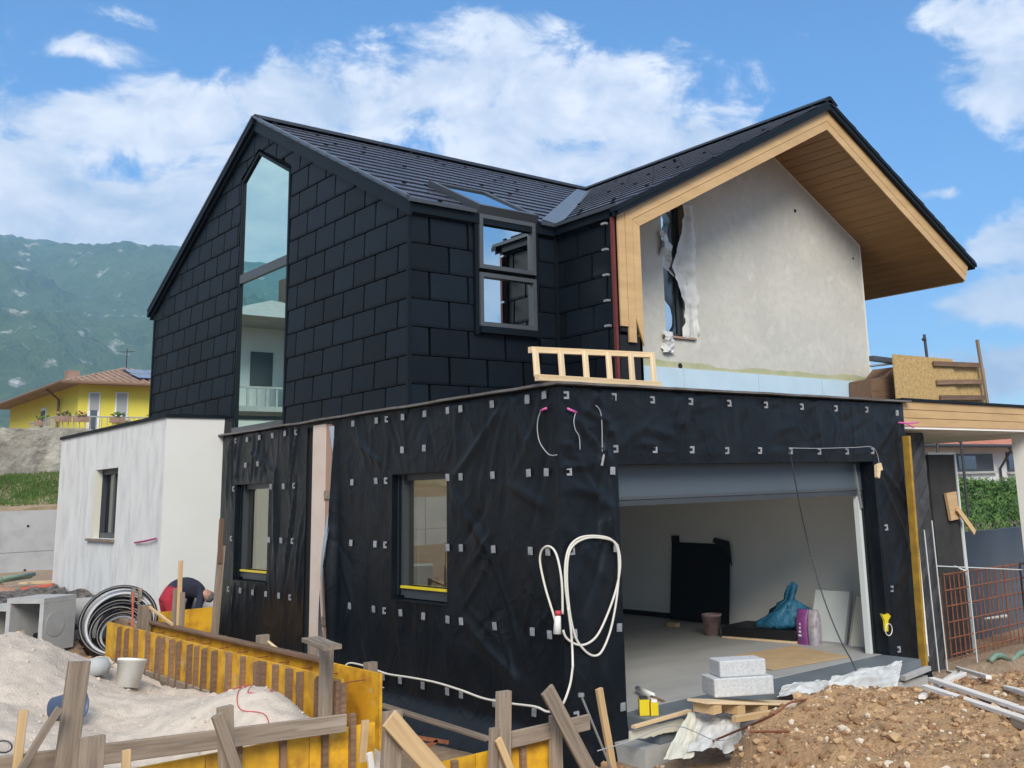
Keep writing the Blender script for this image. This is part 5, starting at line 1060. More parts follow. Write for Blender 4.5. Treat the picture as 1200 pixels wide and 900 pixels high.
def cbox(label, cx, cy, z0, w, d, h, rz, th=.07, holes=True, up=True):
    t = thing('concrete_chamber', label, 'concrete chamber', (cx, cy, z0), 'precast chambers by the coil'); R = Matrix.Rotation(rz, 3, 'Z')
    def bx(a, b):
        g = G().box(a, b); g.v = [tuple(Vector((cx, cy, z0))+R @ Vector(p)) for p in g.v]; return g
    if up:  # open towards the front, roof slab on top
        mk('top_slab', bx((-w/2, -d/2, h-th), (w/2, d/2, h)), M['concrete'], t); mk('side_wall', bx((-w/2, -d/2, 0), (-w/2+th, d/2, h-th-.002)), M['concrete'], t); mk('side_wall', bx((w/2-th, -d/2, 0), (w/2, d/2, h-th-.002)), M['concrete'], t); mk('back_wall', bx((-w/2+th+.002, d/2-th, 0), (w/2-th-.002, d/2, h-th-.002)), M['concrete'], t)
        g = G().lathe((0, 0, 0), [(h*.24, 0), (h*.24, .006)], 18, Matrix.Rotation(math.radians(90), 3, 'Y')); g.v = [tuple(Vector((cx, cy, z0))+R @ (Vector(p)+Vector((w/2, -d*.12, h*.5)))) for p in g.v]; mk('knockout', g, M['cwall'], t)
    else:
        for nm, a, b in (('floor_slab', (-w/2, -d/2, 0), (w/2, d/2, th)), ('side_wall', (-w/2, -d/2, th+.002), (-w/2+th, d/2, h)), ('side_wall', (w/2-th, -d/2, th+.002), (w/2, d/2, h)), ('end_wall', (-w/2+th+.002, -d/2, th+.002), (w/2-th-.002, -d/2+th, h)), ('end_wall', (-w/2+th+.002, d/2-th, th+.002), (w/2-th-.002, d/2, h))): mk(nm, bx(a, b), M['concrete'], t)
    return t
p = onZ(.38, 12, 757); cbox('grey concrete chamber with open front and round knockout, frontmost of three', p[0], p[1], .36, .62, .55, .62, -1.15)
p = onZ(.40, 42, 765); cbox('concrete chamber tilted against its neighbour with round knockout', p[0]+.15, p[1]+.5, .38, .66, .6, .74, -1.0)
p = onZ(.40, 84, 757); cbox('long low open-topped concrete trough behind the pipe coil', p[0]+.2, p[1]+.9, .42, 1.1, .7, .55, -.2, up=False)
# yard clutter
tag(board('plank', dep(11.5, -12, 752), dep(11.5, 26, 743), .10, .08, M['palew']), 'thick pale beam end before the concrete chambers', 'plank')
tag(board('plank', onZ(.72, 28, 690), onZ(.78, 64, 685), .25, .06, M['redboard']), 'red orange formwork board lying on the yard', 'board')
tag(board('plank', onZ(.75, 30, 683), onZ(.80, 60, 682), .3, .05, M['palew']), 'pale board lying behind the red orange board', 'board')
tag(mk('green_pipe_bundle', G().tube([onZ(.85, -5, 681), onZ(.85, 36, 675)], .055, 8).tube([onZ(.95, 4, 678), onZ(.95, 40, 673)], .045, 8), M['greenp'], None, True), 'greenish pipes lying in front of the retaining wall', 'pipes')
tag(mk('debris_heap', G().grid((lambda X, Y: np.dstack([X, Y, ground_h(X, Y)+.05+.22*np.clip(fbm(X*2.2, Y*2.2, 4, 111)+.25, 0, 1)]))(*np.meshgrid(np.linspace(-3.3, -1.05, 50), np.linspace(11.3, 15.8, 80)))), mat('dark_debris', (.03, .03, .032), (.16, .14, .12), rough=.9, scale=7, detail=6), None), 'dark heap of scrap along the foot of the white extension', 'debris', None, 'stuff')
tag(mk('reddish_rubble', G().grid((lambda X, Y: np.dstack([X, Y, ground_h(X, Y)+.03+.3*np.exp(-((X+2.6)**2/.5+(Y-17.5)**2/2))+.05*fbm(X*6, Y*6, 3, 113)]))(*np.meshgrid(np.linspace(-3.9, -1.6, 50), np.linspace(15, 19.5, 60)))), mat('reddish_rubble', (.45, .25, .17), (.33, .17, .11), rough=.9, scale=9, detail=6, bump=.8, bscale=20), None, True), 'reddish brick rubble below the green pipes', 'rubble', None, 'stuff')
# ================================================================== the worker
wp = Vector(onY(8.92, 222, 690)); wx_, wy_ = wp.x, 8.92; g0 = wp.z-.98
pr = thing('person', 'person in navy top, red trousers and grey cap bending down behind the formwork', 'person', (wx_-.3, wy_, g0))
hipz = g0+.92
def sk_mesh(name, verts, edges, radii, mats, parent, sub=2):
    me = bpy.data.meshes.new(name); org = WORLD[parent.name].translation
    me.from_pydata([tuple(Vector(v)-org) for v in verts], edges, []); o = bpy.data.objects.new(name, me); COL.objects.link(o); o.parent = parent
    md = o.modifiers.new('skin', 'SKIN'); 
    for i, r in enumerate(radii):
        me.skin_vertices[0].data[i].radius = (r, r) if not isinstance(r, tuple) else r
    me.skin_vertices[0].data[0].use_root = True
    s = o.modifiers.new('sub', 'SUBSURF'); s.levels = sub; s.render_levels = sub
    for m in mats: me.materials.append(m)
    dg = bpy.context.evaluated_depsgraph_get(); bpy.context.view_layer.update(); ev = o.evaluated_get(dg); nm = bpy.data.meshes.new_from_object(ev)
    o.modifiers.clear(); o.data = nm; nm.polygons.foreach_set('use_smooth', [True]*len(nm.polygons)); WORLD[o.name] = Matrix.Translation(org)
    return o
b0 = Vector((wx_-.34, wy_, hipz))
V_ = [b0, b0+Vector((.15, 0, .08)), b0+Vector((.33, 0, .09)), b0+Vector((.49, 0, .0)), b0+Vector((.56, -.07, -.02)), Vector(onY(8.74, 242, 695)),      # pelvis..neck..head base
      b0+Vector((.47, .19, .02)), b0+Vector((.42, .26, -.28)), b0+Vector((.50, .18, -.50)), b0+Vector((.54, .16, -.58)),
      b0+Vector((.47, -.19, .02)), b0+Vector((.40, -.27, -.28)), b0+Vector((.48, -.20, -.50)), b0+Vector((.52, -.18, -.58)),
      b0+Vector((-.02, .11, -.08)), b0+Vector((.07, .14, -.46)), b0+Vector((-.06, .13, -.86)), b0+Vector((.08, .14, -.90)),
      b0+Vector((-.02, -.11, -.08)), b0+Vector((.07, -.14, -.46)), b0+Vector((-.06, -.13, -.86)), b0+Vector((.08, -.14, -.90))]
E_ = [(0, 1), (1, 2), (2, 3), (3, 4), (4, 5), (3, 6), (6, 7), (7, 8), (8, 9), (3, 10), (10, 11), (11, 12), (12, 13), (0, 14), (14, 15), (15, 16), (16, 17), (0, 18), (18, 19), (19, 20), (20, 21)]
Rr = [(.19, .17), (.20, .19), (.21, .20), (.19, .17), .075, .06, .07, .055, .042, .038, .07, .055, .042, .038, .10, .075, .055, .045, .10, .075, .055, .045]
bd = sk_mesh('body', V_, E_, Rr, [M['navy'], M['redcloth'], M['skin'], M['boot']], pr)
for f in bd.data.polygons:
    c = f.center+WORLD[pr.name].translation-b0
    f.material_index = 3 if c.z < -.80 else 1 if (c.x < .10 and c.z < .10) or (c.x < .02) else 2 if (c.z < -.30 and c.x > .4) or (c.x > .53 and abs(c.y) < .1 and c.z < -.05) else 0
hc = Vector(onY(8.72, 243, 698))
Rh = Matrix.Rotation(math.radians(125), 3, 'Y')
hd_ = G().lathe(hc, [(0, -.12), (.055, -.11), (.078, -.06), (.085, .0), (.082, .06), (.055, .105), (0, .12)], 18, Rh)
hd_.lathe(hc+Rh @ Vector((.085, 0, -.03)), [(0, -.02), (.016, -.015), (.012, .02), (0, .03)], 8, Rh)
for s_ in (-1, 1): hd_.lathe(hc+Rh @ Vector((0, s_*.083, -.01)), [(0, -.03), (.014, -.02), (.014, .02), (0, .03)], 8, Rh)
mk('head', hd_, M['skin'], pr, True)
mk('cap', G().lathe(hc, [(.088, .0), (.091, .05), (.066, .105), (0, .126)], 18, Rh).prism([hc+Rh @ Vector(q) for q in ((.06, -.07, .01), (.17, -.05, -.01), (.18, 0, -.012), (.17, .05, -.01), (.06, .07, .01))], Rh @ Vector((0, 0, .008))), M['capm'], pr, True)
mk('mask', G().lathe(hc+Rh @ Vector((.05, 0, -.05)), [(.05, -.04), (.045, .0), (.02, .04)], 12, Rh), M['whitep'], pr, True)
for s_ in (1, -1):
    hnd = b0+Vector((.53, s_*.17, -.59)); g = G()
    g.lathe(hnd, [(0, .03), (.03, .02), (.036, -.03), (.03, -.07), (0, -.08)], 8)
    for k in range(4): q = hnd+Vector((.01, (k-1.5)*.017, -.07)); g.tube([q, q+Vector((.012, 0, -.035)), q+Vector((.0, 0, -.06-.006*(k in (1, 2))))], .008, 6)
    q = hnd+Vector((.03, -s_*.01, -.02)); g.tube([q, q+Vector((.025, -s_*.015, -.03)), q+Vector((.025, -s_*.02, -.055))], .009, 6); mk('hand', g, M['skin'], pr, True)
# ================================================================== timber frame lying on the roof edge
lf = thing('timber_ladder_frame', 'pale timber ladder frame lying on the garage roof edge', 'timber frame', onY(.0, 700, 448))
yt = .75
A0, A1, B0, B1 = Vector(onY(.12, 629, 444)), Vector(onY(.12, 773, 450.5)), Vector(onY(.55, 621, 410)), Vector(onY(.55, 765, 416.5))
A0.z = A1.z = 3.60
board('rail', A0, A1, .07, .07, M['palew'], lf); board('rail', B0, B1, .07, .07, M['palew'], lf)
for k in range(6):
    t = (k+.12)/5.25; board('rung', A0.lerp(A1, t)+Vector((0, .045, .01)), B0.lerp(B1, t)+Vector((0, -.04, -.02)), .075, .04, M['palew'], lf, up=(0, 1, 0))
# ================================================================== cables on the membrane
def wall_pt(u, v, off=.05):
    if u < 655: q = onX(-off, u, v)
    else: q = onY(-off, u, v)
    q = np.array(q)
    if u < 655: q[1] = max(q[1], -off)
    else: q[0] = max(q[0], -off)
    return Vector(q)
def cr(pts, n=6):
    out = []
    for i in range(len(pts)-1):
        p0, p1, p2, p3 = pts[max(i-1, 0)], pts[i], pts[i+1], pts[min(i+2, len(pts)-1)]
        for k in range(n):
            t = k/n; out.append(.5*((2*p1)+(p2-p0)*t+(2*p0-5*p1+4*p2-p3)*t*t+(3*p1-p0-3*p2+p3)*t**3))
    return out+[pts[-1]]
def zz(ox, oy, sc, L): return [(ox+sc*a, oy+sc*b) for a, b in L]
cable = thing('power_cable', 'white power cable looped over pads at the garage corner with a plug', 'cable', wall_pt(655, 700))
c1 = zz(560, 600, .2, [(455,645),(440,590),(400,460),(372,340),(364,270),(378,220),(410,201),(446,222),(472,290),(484,420),(490,600)])
mk('cord', G().tube(cr([wall_pt(*p) for p in c1]), .013, 6), M['cable'], cable, True)
c2 = zz(560, 600, .2, [(485,695),(520,740),(580,777),(640,772),(700,722),(755,610),(805,470),(832,340),(828,235),(795,172),(700,150),(620,158),(555,200),(528,270),(522,400),(535,560),(556,680),(585,760),(640,825),(690,842),(730,810),(775,700),(805,560),(822,420),(826,300),(815,210),(775,158),(690,140),(600,150),(540,200),(514,290),(512,420),(528,560),(540,650)])
mk('cord', G().tube(cr([wall_pt(*p) for p in c2]), .013, 6), M['cable'], cable, True)
c3 = zz(560, 600, .2, [(528,560),(545,690),(553,800),(556,900)])+zz(480, 690, .23333, [(818,400),(806,480),(770,570),(740,610),(690,617),(630,592),(500,575),(370,550),(260,510),(130,470),(0,445)])+[(455, 790), (440, 785), (422, 779), (408, 777.5), (401, 787)]
mk('cord', G().tube(cr([wall_pt(u, v, .06 if v < 780 else .12) for u, v in c3]), .013, 6), M['cable'], cable, True)
p = wall_pt(653.5, 731, .06); pl_ = G().tube([p+Vector((-.01, 0, -.10)), p+Vector((0, 0, .02)), p+Vector((.01, 0, .08))], .045, 9, r1=.03); mk('plug', pl_, M['whitep'], cable, True); mk('plug_collar', G().tube([p+Vector((.01, 0, .082)), p+Vector((.012, 0, .13))], .034, 9), M['redw'], cable, True)
def wire(label, pts, r=.006, m='wire', n=4, name='wire', fn=None, cat='wire', tip=None, pinkend=None):
    t = thing(name, label, cat, (fn or wall_pt)(*pts[-1])); P_ = [(fn or wall_pt)(*q) for q in pts]
    mk('strand', G().tube(cr(P_, n), r, 5), M[m], t, True)
    if pinkend is not None: mk('conduit_tip', G().tube([(fn or wall_pt)(*q) for q in pinkend], .014, 6), M['pink'], t, True)
    if tip is not None: mk('tip', G().tube([(fn or wall_pt)(*q) for q in tip], .016, 6), M['pad'], t)
    return t
wire('grey wire drooping from a pink tube on the left of the garage corner', zz(480, 470, .23333, [(660,50),(645,90),(642,150),(655,210),(690,260),(715,273),(740,270)]), pinkend=zz(480, 470, .23333, [(656,52),(672,42),(688,36)]))
wire('grey wire hanging from a pink tube right of the garage corner', zz(480, 470, .23333, [(835,55),(825,100),(833,145),(852,180),(856,245)]), pinkend=zz(480, 470, .23333, [(792,37),(815,48),(838,58)]))
wire('straight grey wire with a taped end above the opening corner', zz(480, 470, .23333, [(935,22),(955,45),(964,90),(967,180),(967,255)]), tip=zz(480, 470, .23333, [(977,262),(970,295),(965,325)]))
dk = [(925, 526), (929, 548), (937, 590), (948, 640), (965, 700), (985, 750), (1000, 778), (1010, 806), (1014, 818)]
wire('long dark cord hanging across the garage opening to the ground', dk, .009, 'darksteel', fn=lambda u, v: Vector(onY(-.14-max(0, (v-640))*.004, u, v)))
wire('thin grey string running along the lintel to the wood chip', [(925, 525), (960, 525.5), (1000, 524.5), (1024, 525), (1031, 546)], .005, fn=lambda u, v: Vector(onY(-.06, u, v)))
wire('thin black cord running from the wood chip to the ochre board', [(1031, 552), (1045, 585), (1060, 620), (1068, 650)], .006, 'darksteel', fn=lambda u, v: Vector(onY(-.06, u, v)))
p = Vector(onY(-.08, 1031, 549)); solo('wood_chip', G().prism([p+Vector((-.06, 0, .05)), p+Vector((.05, 0, .08)), p+Vector((.08, 0, -.02)), p+Vector((.02, 0, -.03)), p+Vector((-.02, 0, -.14)), p+Vector((-.07, 0, -.12))], (0, .05, 0)), M['palew'], 'small wood chip jammed at the corner of the opening', 'wood chip')
wire('thin pale wire along the foot of the membrane', [(248, 752), (290, 758), (345, 769), (400, 790), (450, 806)], .006, 'wire', fn=lambda u, v: Vector(onX(-.4, u, v)))
kn = thing('utility_knife', 'yellow looped strap hanging on the right garage pier', 'strap', onY(-.06, 1041, 735))
mk('handle', G().prism([onY(-.06, u, v) for u, v in ((1033, 719), (1037, 721), (1041, 719), (1044, 722), (1041, 727), (1041, 740), (1038, 740), (1037, 728))], (0, .03, 0)), M['tin'], kn)
mk('loop', G().tube([Vector(onY(-.06, 1041.5+4*math.cos(a), 738+7*math.sin(a))) for a in np.linspace(0, 6.28, 16)[:-1]], .008, 5, closed=True), M['cable'], kn, True)
pk = thing('pink_conduit', 'pink forked conduit sticking out above the ochre board', 'conduit', onY(-.05, 1065, 495)); mk('tube', G().tube([onY(-.05, 1052, 495), onY(-.08, 1062, 496), onY(-.1, 1076, 495)], .014, 6).tube([onY(-.08, 1062, 496), onY(-.1, 1071, 501)], .012, 6), M['pink'], pk)
# ================================================================== goods inside the garage
RW = 6.98
a, b = onX(6.93, 787, 640), onX(6.93, 854, 640)
bs = thing('black_sheet', 'tall black sheet leaning against the inner garage wall', 'sheet', (6.9, (a[1]+b[1])/2, 0)); y0_, y1_ = b[1], a[1]
mk('panel', G().prism([(6.80, y0_, .01), (6.80, y1_, .01), (6.94, y1_, 1.38), (6.94, y0_, 1.36)], (.03, 0, 0)), M['core'], bs)
mk('corner_tab', G().box((6.90, y1_-.2, 1.37), (6.94, y1_-.03, 1.50)), M['black'], bs); mk('corner_tab', G().prism([(6.88, y0_+.05, 1.30), (6.88, y0_+.34, 1.40), (6.88, y0_+.30, 1.48), (6.88, y0_-.05, 1.42), (6.88, y0_-.08, 1.0)], (.02, 0, 0)), M['black'], bs)
p = onZ(.0, 835, 744); bucket('pail', Vector(p), .13, .16, .33, (0, 0), M['pinkb'], 'stained pink pail standing by the black sheet in the garage', False)
pal = thing('black_slab_stack', 'low stack of black slabs on a pale board in the garage', 'slab stack', (6.1, 2.4, 0))
q0, q1, q2 = onZ(.16, 845, 735), onZ(.16, 930, 741), onZ(.16, 875, 728.5); d1 = Vector(q1)-Vector(q0); d2 = Vector(q2)-Vector(q0)
for k in range(3): o_ = Vector((q0[0], q0[1], .03+k*.05)); mk('slab', G().prism([o_, o_+d1, o_+d1+d2, o_+d2], (0, 0, .048)), M['black'], pal)
o_ = Vector((q0[0]-.03, q0[1]-.03, .002)); mk('base_board', G().prism([o_, o_+d1*1.03, o_+(d1+d2)*1.03, o_+d2*1.03], (0, 0, .026)), M['palew'], pal)
bp = onX(6.0, 918, 738)
def blobmesh(c, prof, n, seed, amp, lean=(0, 0)):
    P_ = np.zeros((len(prof), n+1, 3))
    for i, (r, z) in enumerate(prof):
        for j in range(n+1):
            a = 2*math.pi*(j % n)/n; k = 1+amp*float(fbm(math.cos(a)*1.6+seed, math.sin(a)*1.6+z*5, 3, seed)); P_[i, j] = (c[0]+r*k*math.cos(a)+lean[0]*z, c[1]+r*k*math.sin(a)+lean[1]*z, c[2]+z)
    return G().grid(P_)
cbk = Vector(onX(6.2, 918, 738)); cbk.z = .181
solo('blue_bag', blobmesh(cbk, [(.0, 0), (.30, .01), (.33, .10), (.27, .25), (.17, .36), (.09, .42), (.10, .50), (.08, .62), (.03, .68), (0, .69)], 44, 5, 1.3, (.0, -.38)), M['bluesack'], 'crumpled blue plastic bag tied at the top on black slabs', 'bag', smooth=True)
cs = onX(5.85, 944, 757); sk_ = thing('cement_sack', 'purple and grey paper sack standing upright in the garage', 'sack', (5.9, cs[1], 0))
ya, yb = onX(5.85, 934, 757)[1], onX(5.85, 957, 757)[1]; ht = onX(5.85, 945, 716)[2]-onX(5.85, 945, 757)[2]
def sack(y0, y1, m, sd):
    P_ = np.zeros((12, 17, 3))
    for i in range(12):
        t = i/11
        for j in range(17):
            a = 2*math.pi*(j % 16)/16; sx = .08*(1+.25*math.sin(t*3.1)); sy = abs(y1-y0)/2*(1+.06*math.sin(t*3)); cxx = math.copysign(abs(math.cos(a))**.5, math.cos(a)); cyy = math.copysign(abs(math.sin(a))**.5, math.sin(a))
            P_[i, j] = (5.93+cxx*sx*(1-.7*t**6)+.015*float(fbm(a*2, t*5, 2, sd)), (y0+y1)/2+cyy*sy, .002+t*ht)
    return G().grid(P_)
ym = ya+(yb-ya)*.58; mk('paper', sack(min(ya, ym), max(ya, ym), M['purple'], 3), M['purple'], sk_, True); mk('printed_side', sack(min(ym, yb), max(ym, yb), M['greysack'], 4), M['greysack'], sk_, True)
for k in range(4): mk('print_band', G().box((5.825, ya-(.06+.01*k), .12+k*.055), (5.834, ya-.11, .15+k*.055)), M['panelw'], sk_)
for (u0, u1, v0, v1, m, lb) in ((949, 990.5, 698, 757, 'panelw', 'pale framed panel leaning against the garage wall'), (996, 1021, 705, 763, 'panelc', 'cream framed panel leaning by the garage door rail')):
    xx_ = 6.25 if u0 < 960 else 6.1; a_, b_ = onX(xx_, u0, v1), onX(xx_, u1, v1); hgt = onX(xx_, u0, v0)[2]-a_[2]
    t_ = thing('leaning_panel', lb, 'panel', (xx_, (a_[1]+b_[1])/2, 0)); lo_, hi_ = sorted((a_[1], b_[1])); z0 = .004
    mk('sheet', G().prism([(xx_, lo_, z0), (xx_, hi_, z0), (xx_+.25, hi_, z0+hgt), (xx_+.25, lo_, z0+hgt)], (.03, 0, 0)), M[m], t_)
    fg = G(); e_ = .022
    for (pa, pb_) in (((lo_, 0), (hi_, 0)), ((lo_, 1), (hi_, 1)), ((lo_, 0), (lo_, 1)), ((hi_, 0), (hi_, 1))): fg.beam((xx_+.25*pa[1]-.006, pa[0], z0+hgt*pa[1]), (xx_+.25*pb_[1]-.006, pb_[0], z0+hgt*pb_[1]), .02, e_)
    mk('rim', fg, M['shutter'], t_)
solo('cardboard_sheet', G().prism([onZ(.006, *q) for q in ((836, 773), (905, 785.5), (996, 770), (930, 757))], (0, 0, .008)), M['card'], 'tan cardboard sheet lying on the garage floor', 'cardboard')
solo('wood_offcut', G().box(Vector(onZ(.002, 792, 735)), Vector(onZ(.002, 792, 735))+Vector((.10, .22, .06))), M['palew'], 'small pale wood offcut at the foot of the black sheet', 'offcut')
# yellow tins, tube, on the threshold
for (u0, u1, lb) in ((750, 761.5, 'yellow box with a dark lid on the threshold slab'), (763, 772, 'yellow box under a white bag on the threshold slab')):
    a_, b_ = onZ(0, u0, 839), onZ(0, u1, 839); w_ = (Vector(b_)-Vector(a_)).length; t_ = thing('yellow_box', lb, 'box', a_); R_ = Matrix.Rotation(-.65, 3, 'Z')
    g = G().box((0, 0, 0), (w_, .16, .16 if u0 < 755 else .13)); g.v = [tuple(Vector((a_[0], a_[1], .0))+R_ @ Vector(q)) for q in g.v]; mk('carton', g, M['tin'], t_)
    g = G().box((.01, .01, .162 if u0 < 755 else .132), (w_-.01, .15, .175 if u0 < 755 else .16)); g.v = [tuple(Vector((a_[0], a_[1], .0))+R_ @ Vector(q)) for q in g.v]; mk('lid', g, M['frame'] if u0 < 755 else M['whitep'], t_)
tag(mk('white_tube', G().tube([onZ(.05, 747, 807), onZ(.12, 765, 815)], .035, 8, r1=.03), M['whitep'], None, True), 'white roll lying behind the yellow boxes', 'roll')
tag(mk('trowel', G().beam(onZ(.17, 763, 816), onZ(.15, 778, 822), .03, .02), M['brownw'], None), 'small trowel lying on the white bag by the yellow boxes', 'trowel')
# granite blocks on a pallet
def slantbox(o, dx, dy, h): return G().prism([o, o+dx, o+dx+dy, o+dy], (0, 0, h))
Pg = -.95
g1 = Vector(onY(Pg, 834, 815)); g1r = Vector(onY(Pg-.0, 862, 817)); 
gex = Vector((.84, -.54, 0)); gey = Vector((.40, .92, 0))
c_b = Vector(onY(Pg, 838, 818))
solo('granite_block', slantbox(c_b, gex*.64, gey*.34, .185), M['granite'], 'lower pale granite block resting on the pallet wood', 'stone block', 'granite blocks at the threshold', bevel=.012)
solo('granite_block', slantbox(c_b+gex*.08+gey*.03+Vector((0, 0, .187)), gex*.50, gey*.28, .165), M['granite'], 'upper pale granite block stacked on the lower one', 'stone block', 'granite blocks at the threshold', bevel=.012)
pt = thing('pallet', 'weathered timber pallet piece under the granite blocks', 'pallet', onY(-1.0, 860, 830))
pa, pb_ = Vector(onY(-1.05, 818, 822)), Vector(onY(-1.05, 938, 824))
board('top_plank', pa, pb_, .30, .022, M['palew'], pt, up=(0, 0, 1)); 
for t in (.08, .3, .52, .8): q = pa.lerp(pb_, t); mk('block', G().box(q+Vector((-.06, -.14, -.10)), q+Vector((.06, .14, -.013))), M['freshw'], pt)
tag(board('plank', onY(-1.5, 860, 843), onY(-1.6, 985, 823), .06, .06, M['freshw']), 'square timber lying across the gravel crest', 'timber')
tag(board('plank', onY(-.62, 742, 852), onY(-.62, 808, 833), .06, .03, M['palew']), 'thin lath along the front edge of the threshold', 'lath')
# polythene heaps on the threshold
def film(name, quad, amp, sc, seed, lb, n=50, lift=.0):
    s = np.linspace(0, 1, n); S1, T1 = np.meshgrid(s, s); q = [np.array(p) for p in quad]
    P_ = (q[0]*(1-S1)[..., None]*(1-T1)[..., None]+q[1]*S1[..., None]*(1-T1)[..., None]+q[2]*S1[..., None]*T1[..., None]+q[3]*(1-S1)[..., None]*T1[..., None])
    bulge = np.sin(S1*math.pi)*np.sin(T1*math.pi)
    d = (fbm(S1*sc*.6, T1*sc*.6, 4, seed)+.3)*amp*1.1+bulge*lift
    P_ = P_+d[..., None]*np.array([-.25, -.5, .85]); P_[..., 0] += .05*fbm(S1*4, T1*4, 3, seed+3)
    return solo(name, G().grid(P_), M['poly'], lb, 'plastic sheet', smooth=True)
film('plastic_sheet', (onY(-.9, 912, 816), onY(-.9, 990, 812), onY(-.35, 985, 795), onY(-.35, 915, 806)), .10, 5, 121, 'crumpled clear polythene beside the granite blocks', lift=.05)
film('plastic_sheet', (onY(-.95, 965, 815), onY(-.95, 1050, 805), onY(-.48, 1058, 776), onY(-.5, 975, 797)), .14, 4, 122, 'crumpled white polythene hanging over the threshold edge', lift=.08)
film('plastic_sheet', (onY(-1.2, 806, 888), onY(-1.2, 868, 878), onY(-.7, 868, 838), onY(-.7, 812, 842)), .14, 4, 123, 'clear polythene bag of rubbish below the threshold', lift=.12)
Q_ = film('torn_sheet', (onY(-1.3, 778, 893), onY(-1.25, 812, 888), onY(-.85, 818, 836), onY(-.85, 806, 838)), .05, 3, 127, 'torn cream sheet leaning against the rubbish bag below the threshold'); Q_.data.materials[0] = M['panelc']
g = G(); lx = np.linspace(738, 800, 22)
top = [Vector(onY(-.545, u, 857-(u-738)*.24)) for u in lx]; bot_ = [Vector(onY(-.545, u, 868-(u-738)*.20+3*float(fbm(u*.2, 0, 3, 131)))) for u in lx]
o = mk('render_crust', G().add([*top, *bot_], [(i, i+1, i+23, i+22) for i in range(21)]), M['panelc'], house, solid=.03)
wire('thin steel wire across the rubbish below the threshold', [(700, 880), (740, 868), (790, 850), (840, 868), (865, 860)], .005, 'wire', fn=lambda u, v: Vector(onY(-1.45, u, v)))
# ---- things on the mound
def mz_(x, y): return float(mound_h(x, y))
def on_mound(u, v, lift=.0):
    lo, hi = 2., 14.
    d = ray(u, v); t = 4.0
    while t < 16:
        p = CAM+d*t
        if p[2] < mz_(p[0], p[1])+lift: return Vector(p)
        t += .03
    return Vector(CAM+d*8)
tag(mk('rusty_bar', G().tube(cr([on_mound(822, 880, .05)+Vector((0, 0, .05)), on_mound(900, 857, .06)+Vector((0, 0, .1)), on_mound(935, 830, .05)+Vector((0, 0, .06)), Vector(onY(-2.0, 1000, 818)), Vector(onY(-1.8, 1052, 814))]), .010, 6), M['rust'], None), 'long bent rusty bar arching over the gravel mound', 'rebar')
for p, q, lb in (((880, 862), (925, 864), 'short rusty bar lying on the mound below the bent bar'), ((868, 885), (915, 888), 'rusty bar end half buried low on the mound')):
    tag(mk('rusty_bar', G().tube([on_mound(*p)+Vector((0, 0, .03)), on_mound(*q)+Vector((0, 0, .04))], .010, 6), M['rust'], None), lb, 'rebar')
# chalky white slatted frame
sf_ = thing('white_slat_frame', 'broken chalky white slatted frame lying on the mound', 'slatted frame', on_mound(1140, 820))
for (p, q, w) in (((1085, 817), (1215, 862), .07), ((1093, 808), (1215, 851), .07), ((1112, 795), (1210, 828), .06), ((1122, 790), (1160, 806), .05)):
    p3, q3 = on_mound(*p)+Vector((0, 0, .09)), on_mound(*q)+Vector((0, 0, .09)); board('slat', p3, q3, w, .035, M['whiteslat'], sf_)
for (p, q) in (((1081, 824), (1126, 789)), ((1096, 812), (1130, 796))): board('cross_slat', on_mound(*p)+Vector((0, 0, .05)), on_mound(*q)+Vector((0, 0, .05)), .06, .035, M['whiteslat'], sf_)
tag(board('plank', on_mound(1190, 851)+Vector((0, 0, .04)), on_mound(1215, 862)+Vector((0, 0, .04)), .08, .07, M['greyw']), 'stub of square timber under the white slats', 'timber')
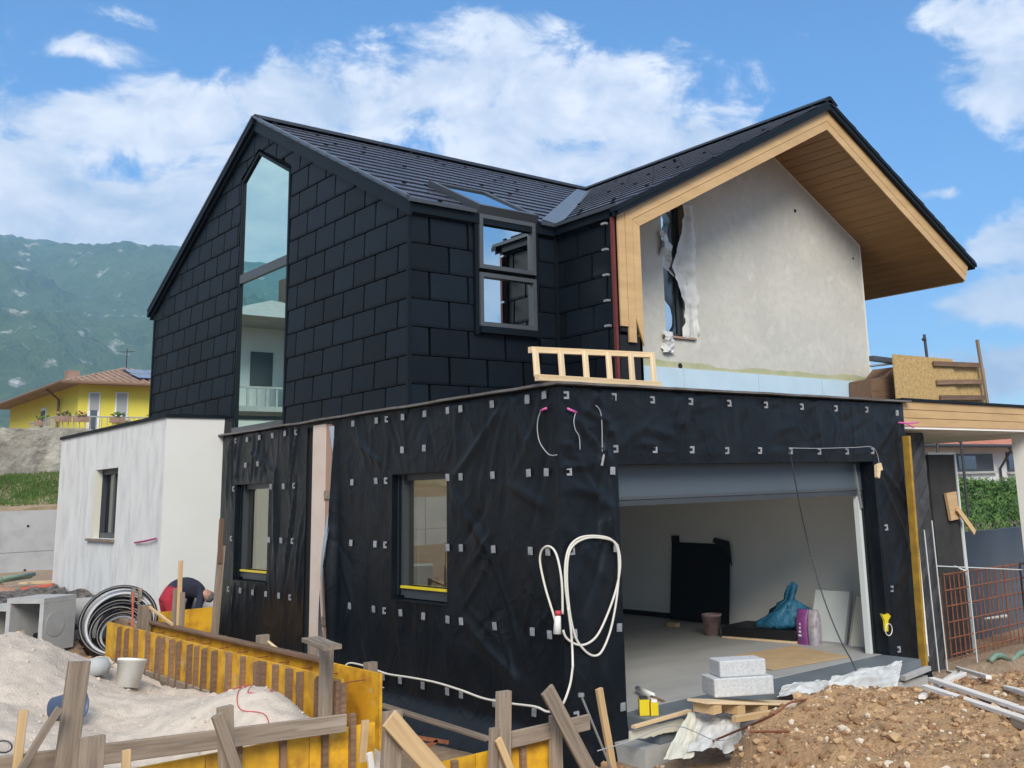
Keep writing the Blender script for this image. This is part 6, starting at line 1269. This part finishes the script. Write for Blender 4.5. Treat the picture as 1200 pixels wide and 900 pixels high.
solo('membrane_offcut', G().prism([onY(-.4, *q) for q in ((1060, 779), (1078, 785), (1081, 790), (1058, 793))], (0, .2, 0)), M['black'], 'folded black membrane offcut at the foot of the pier', 'offcut')
tag(board('plank', onY(-.55, 1058, 795), onY(-.55, 1088, 783), .08, .06, M['concrete']), 'short grey concrete kerb piece by the ochre board', 'kerb')
# bottom boards in the trench
tag(board('plank', onX(-.55, 446, 826), onX(-.6, 572, 866), .03, .10, M['greyw'], up=(1, 0, 0)), 'weathered grey board lying along the foot of the membrane', 'plank')
rt = thing('rusty_bracket', 'rusty steel bracket lying in the trench by the grey board', 'bracket', onY(-.9, 505, 872))
for p, q in (((482, 863), (525, 870)), ((498, 876), (512, 868)), ((486, 866), (499, 877))): mk('arm', G().beam(onY(-.9, *p), onY(-.9, *q), .02, .03), M['rust'], rt)
for k in range(7):
    P_ = [Vector((-2.9+random.uniform(-.3, .3), .5+random.uniform(-.5, .6), 0)) for _ in range(3)]
tag(mk('red_string', G().tube(cr([Vector((x, y, float(sand_h(x, y))+.012)) for x, y in ((-3.2, .9), (-3.05, .7), (-3.15, .5), (-2.95, .45), (-3.0, .8), (-3.2, .6), (-3.3, .3), (-3.2, 0), (-3.35, -.4))]), .004, 4), M['redw'], None), 'tangled red string on the sand heap', 'string')
tag(mk('wire_loop', G().tube([Vector(dep(6.0, 4+10*math.cos(a), 875+7*math.sin(a))) for a in np.linspace(0, 6.28, 20)[:-1]], .005, 5, closed=True), M['darksteel'], None), 'thin black wire loop on the sand heap', 'wire')
# ================================================================== haze
hz = G().box((-3600, -3600, -3), (3600, 3600, 760))
vmat = bpy.data.materials.new('pale_air'); vmat.use_nodes = True; vn_ = vmat.node_tree.nodes; vn_.clear()
vo = vn_.new('ShaderNodeOutputMaterial'); pv = vn_.new('ShaderNodeVolumePrincipled'); pv.inputs['Color'].default_value = (.37, .65, 1.0, 1); pv.inputs['Density'].default_value = .00029; pv.inputs['Anisotropy'].default_value = .2
vmat.node_tree.links.new(pv.outputs[0], vo.inputs['Volume'])
ho = mk('haze', hz, vmat); tag(ho, 'pale bluish air between the yard and the mountain', 'haze', None, 'stuff')
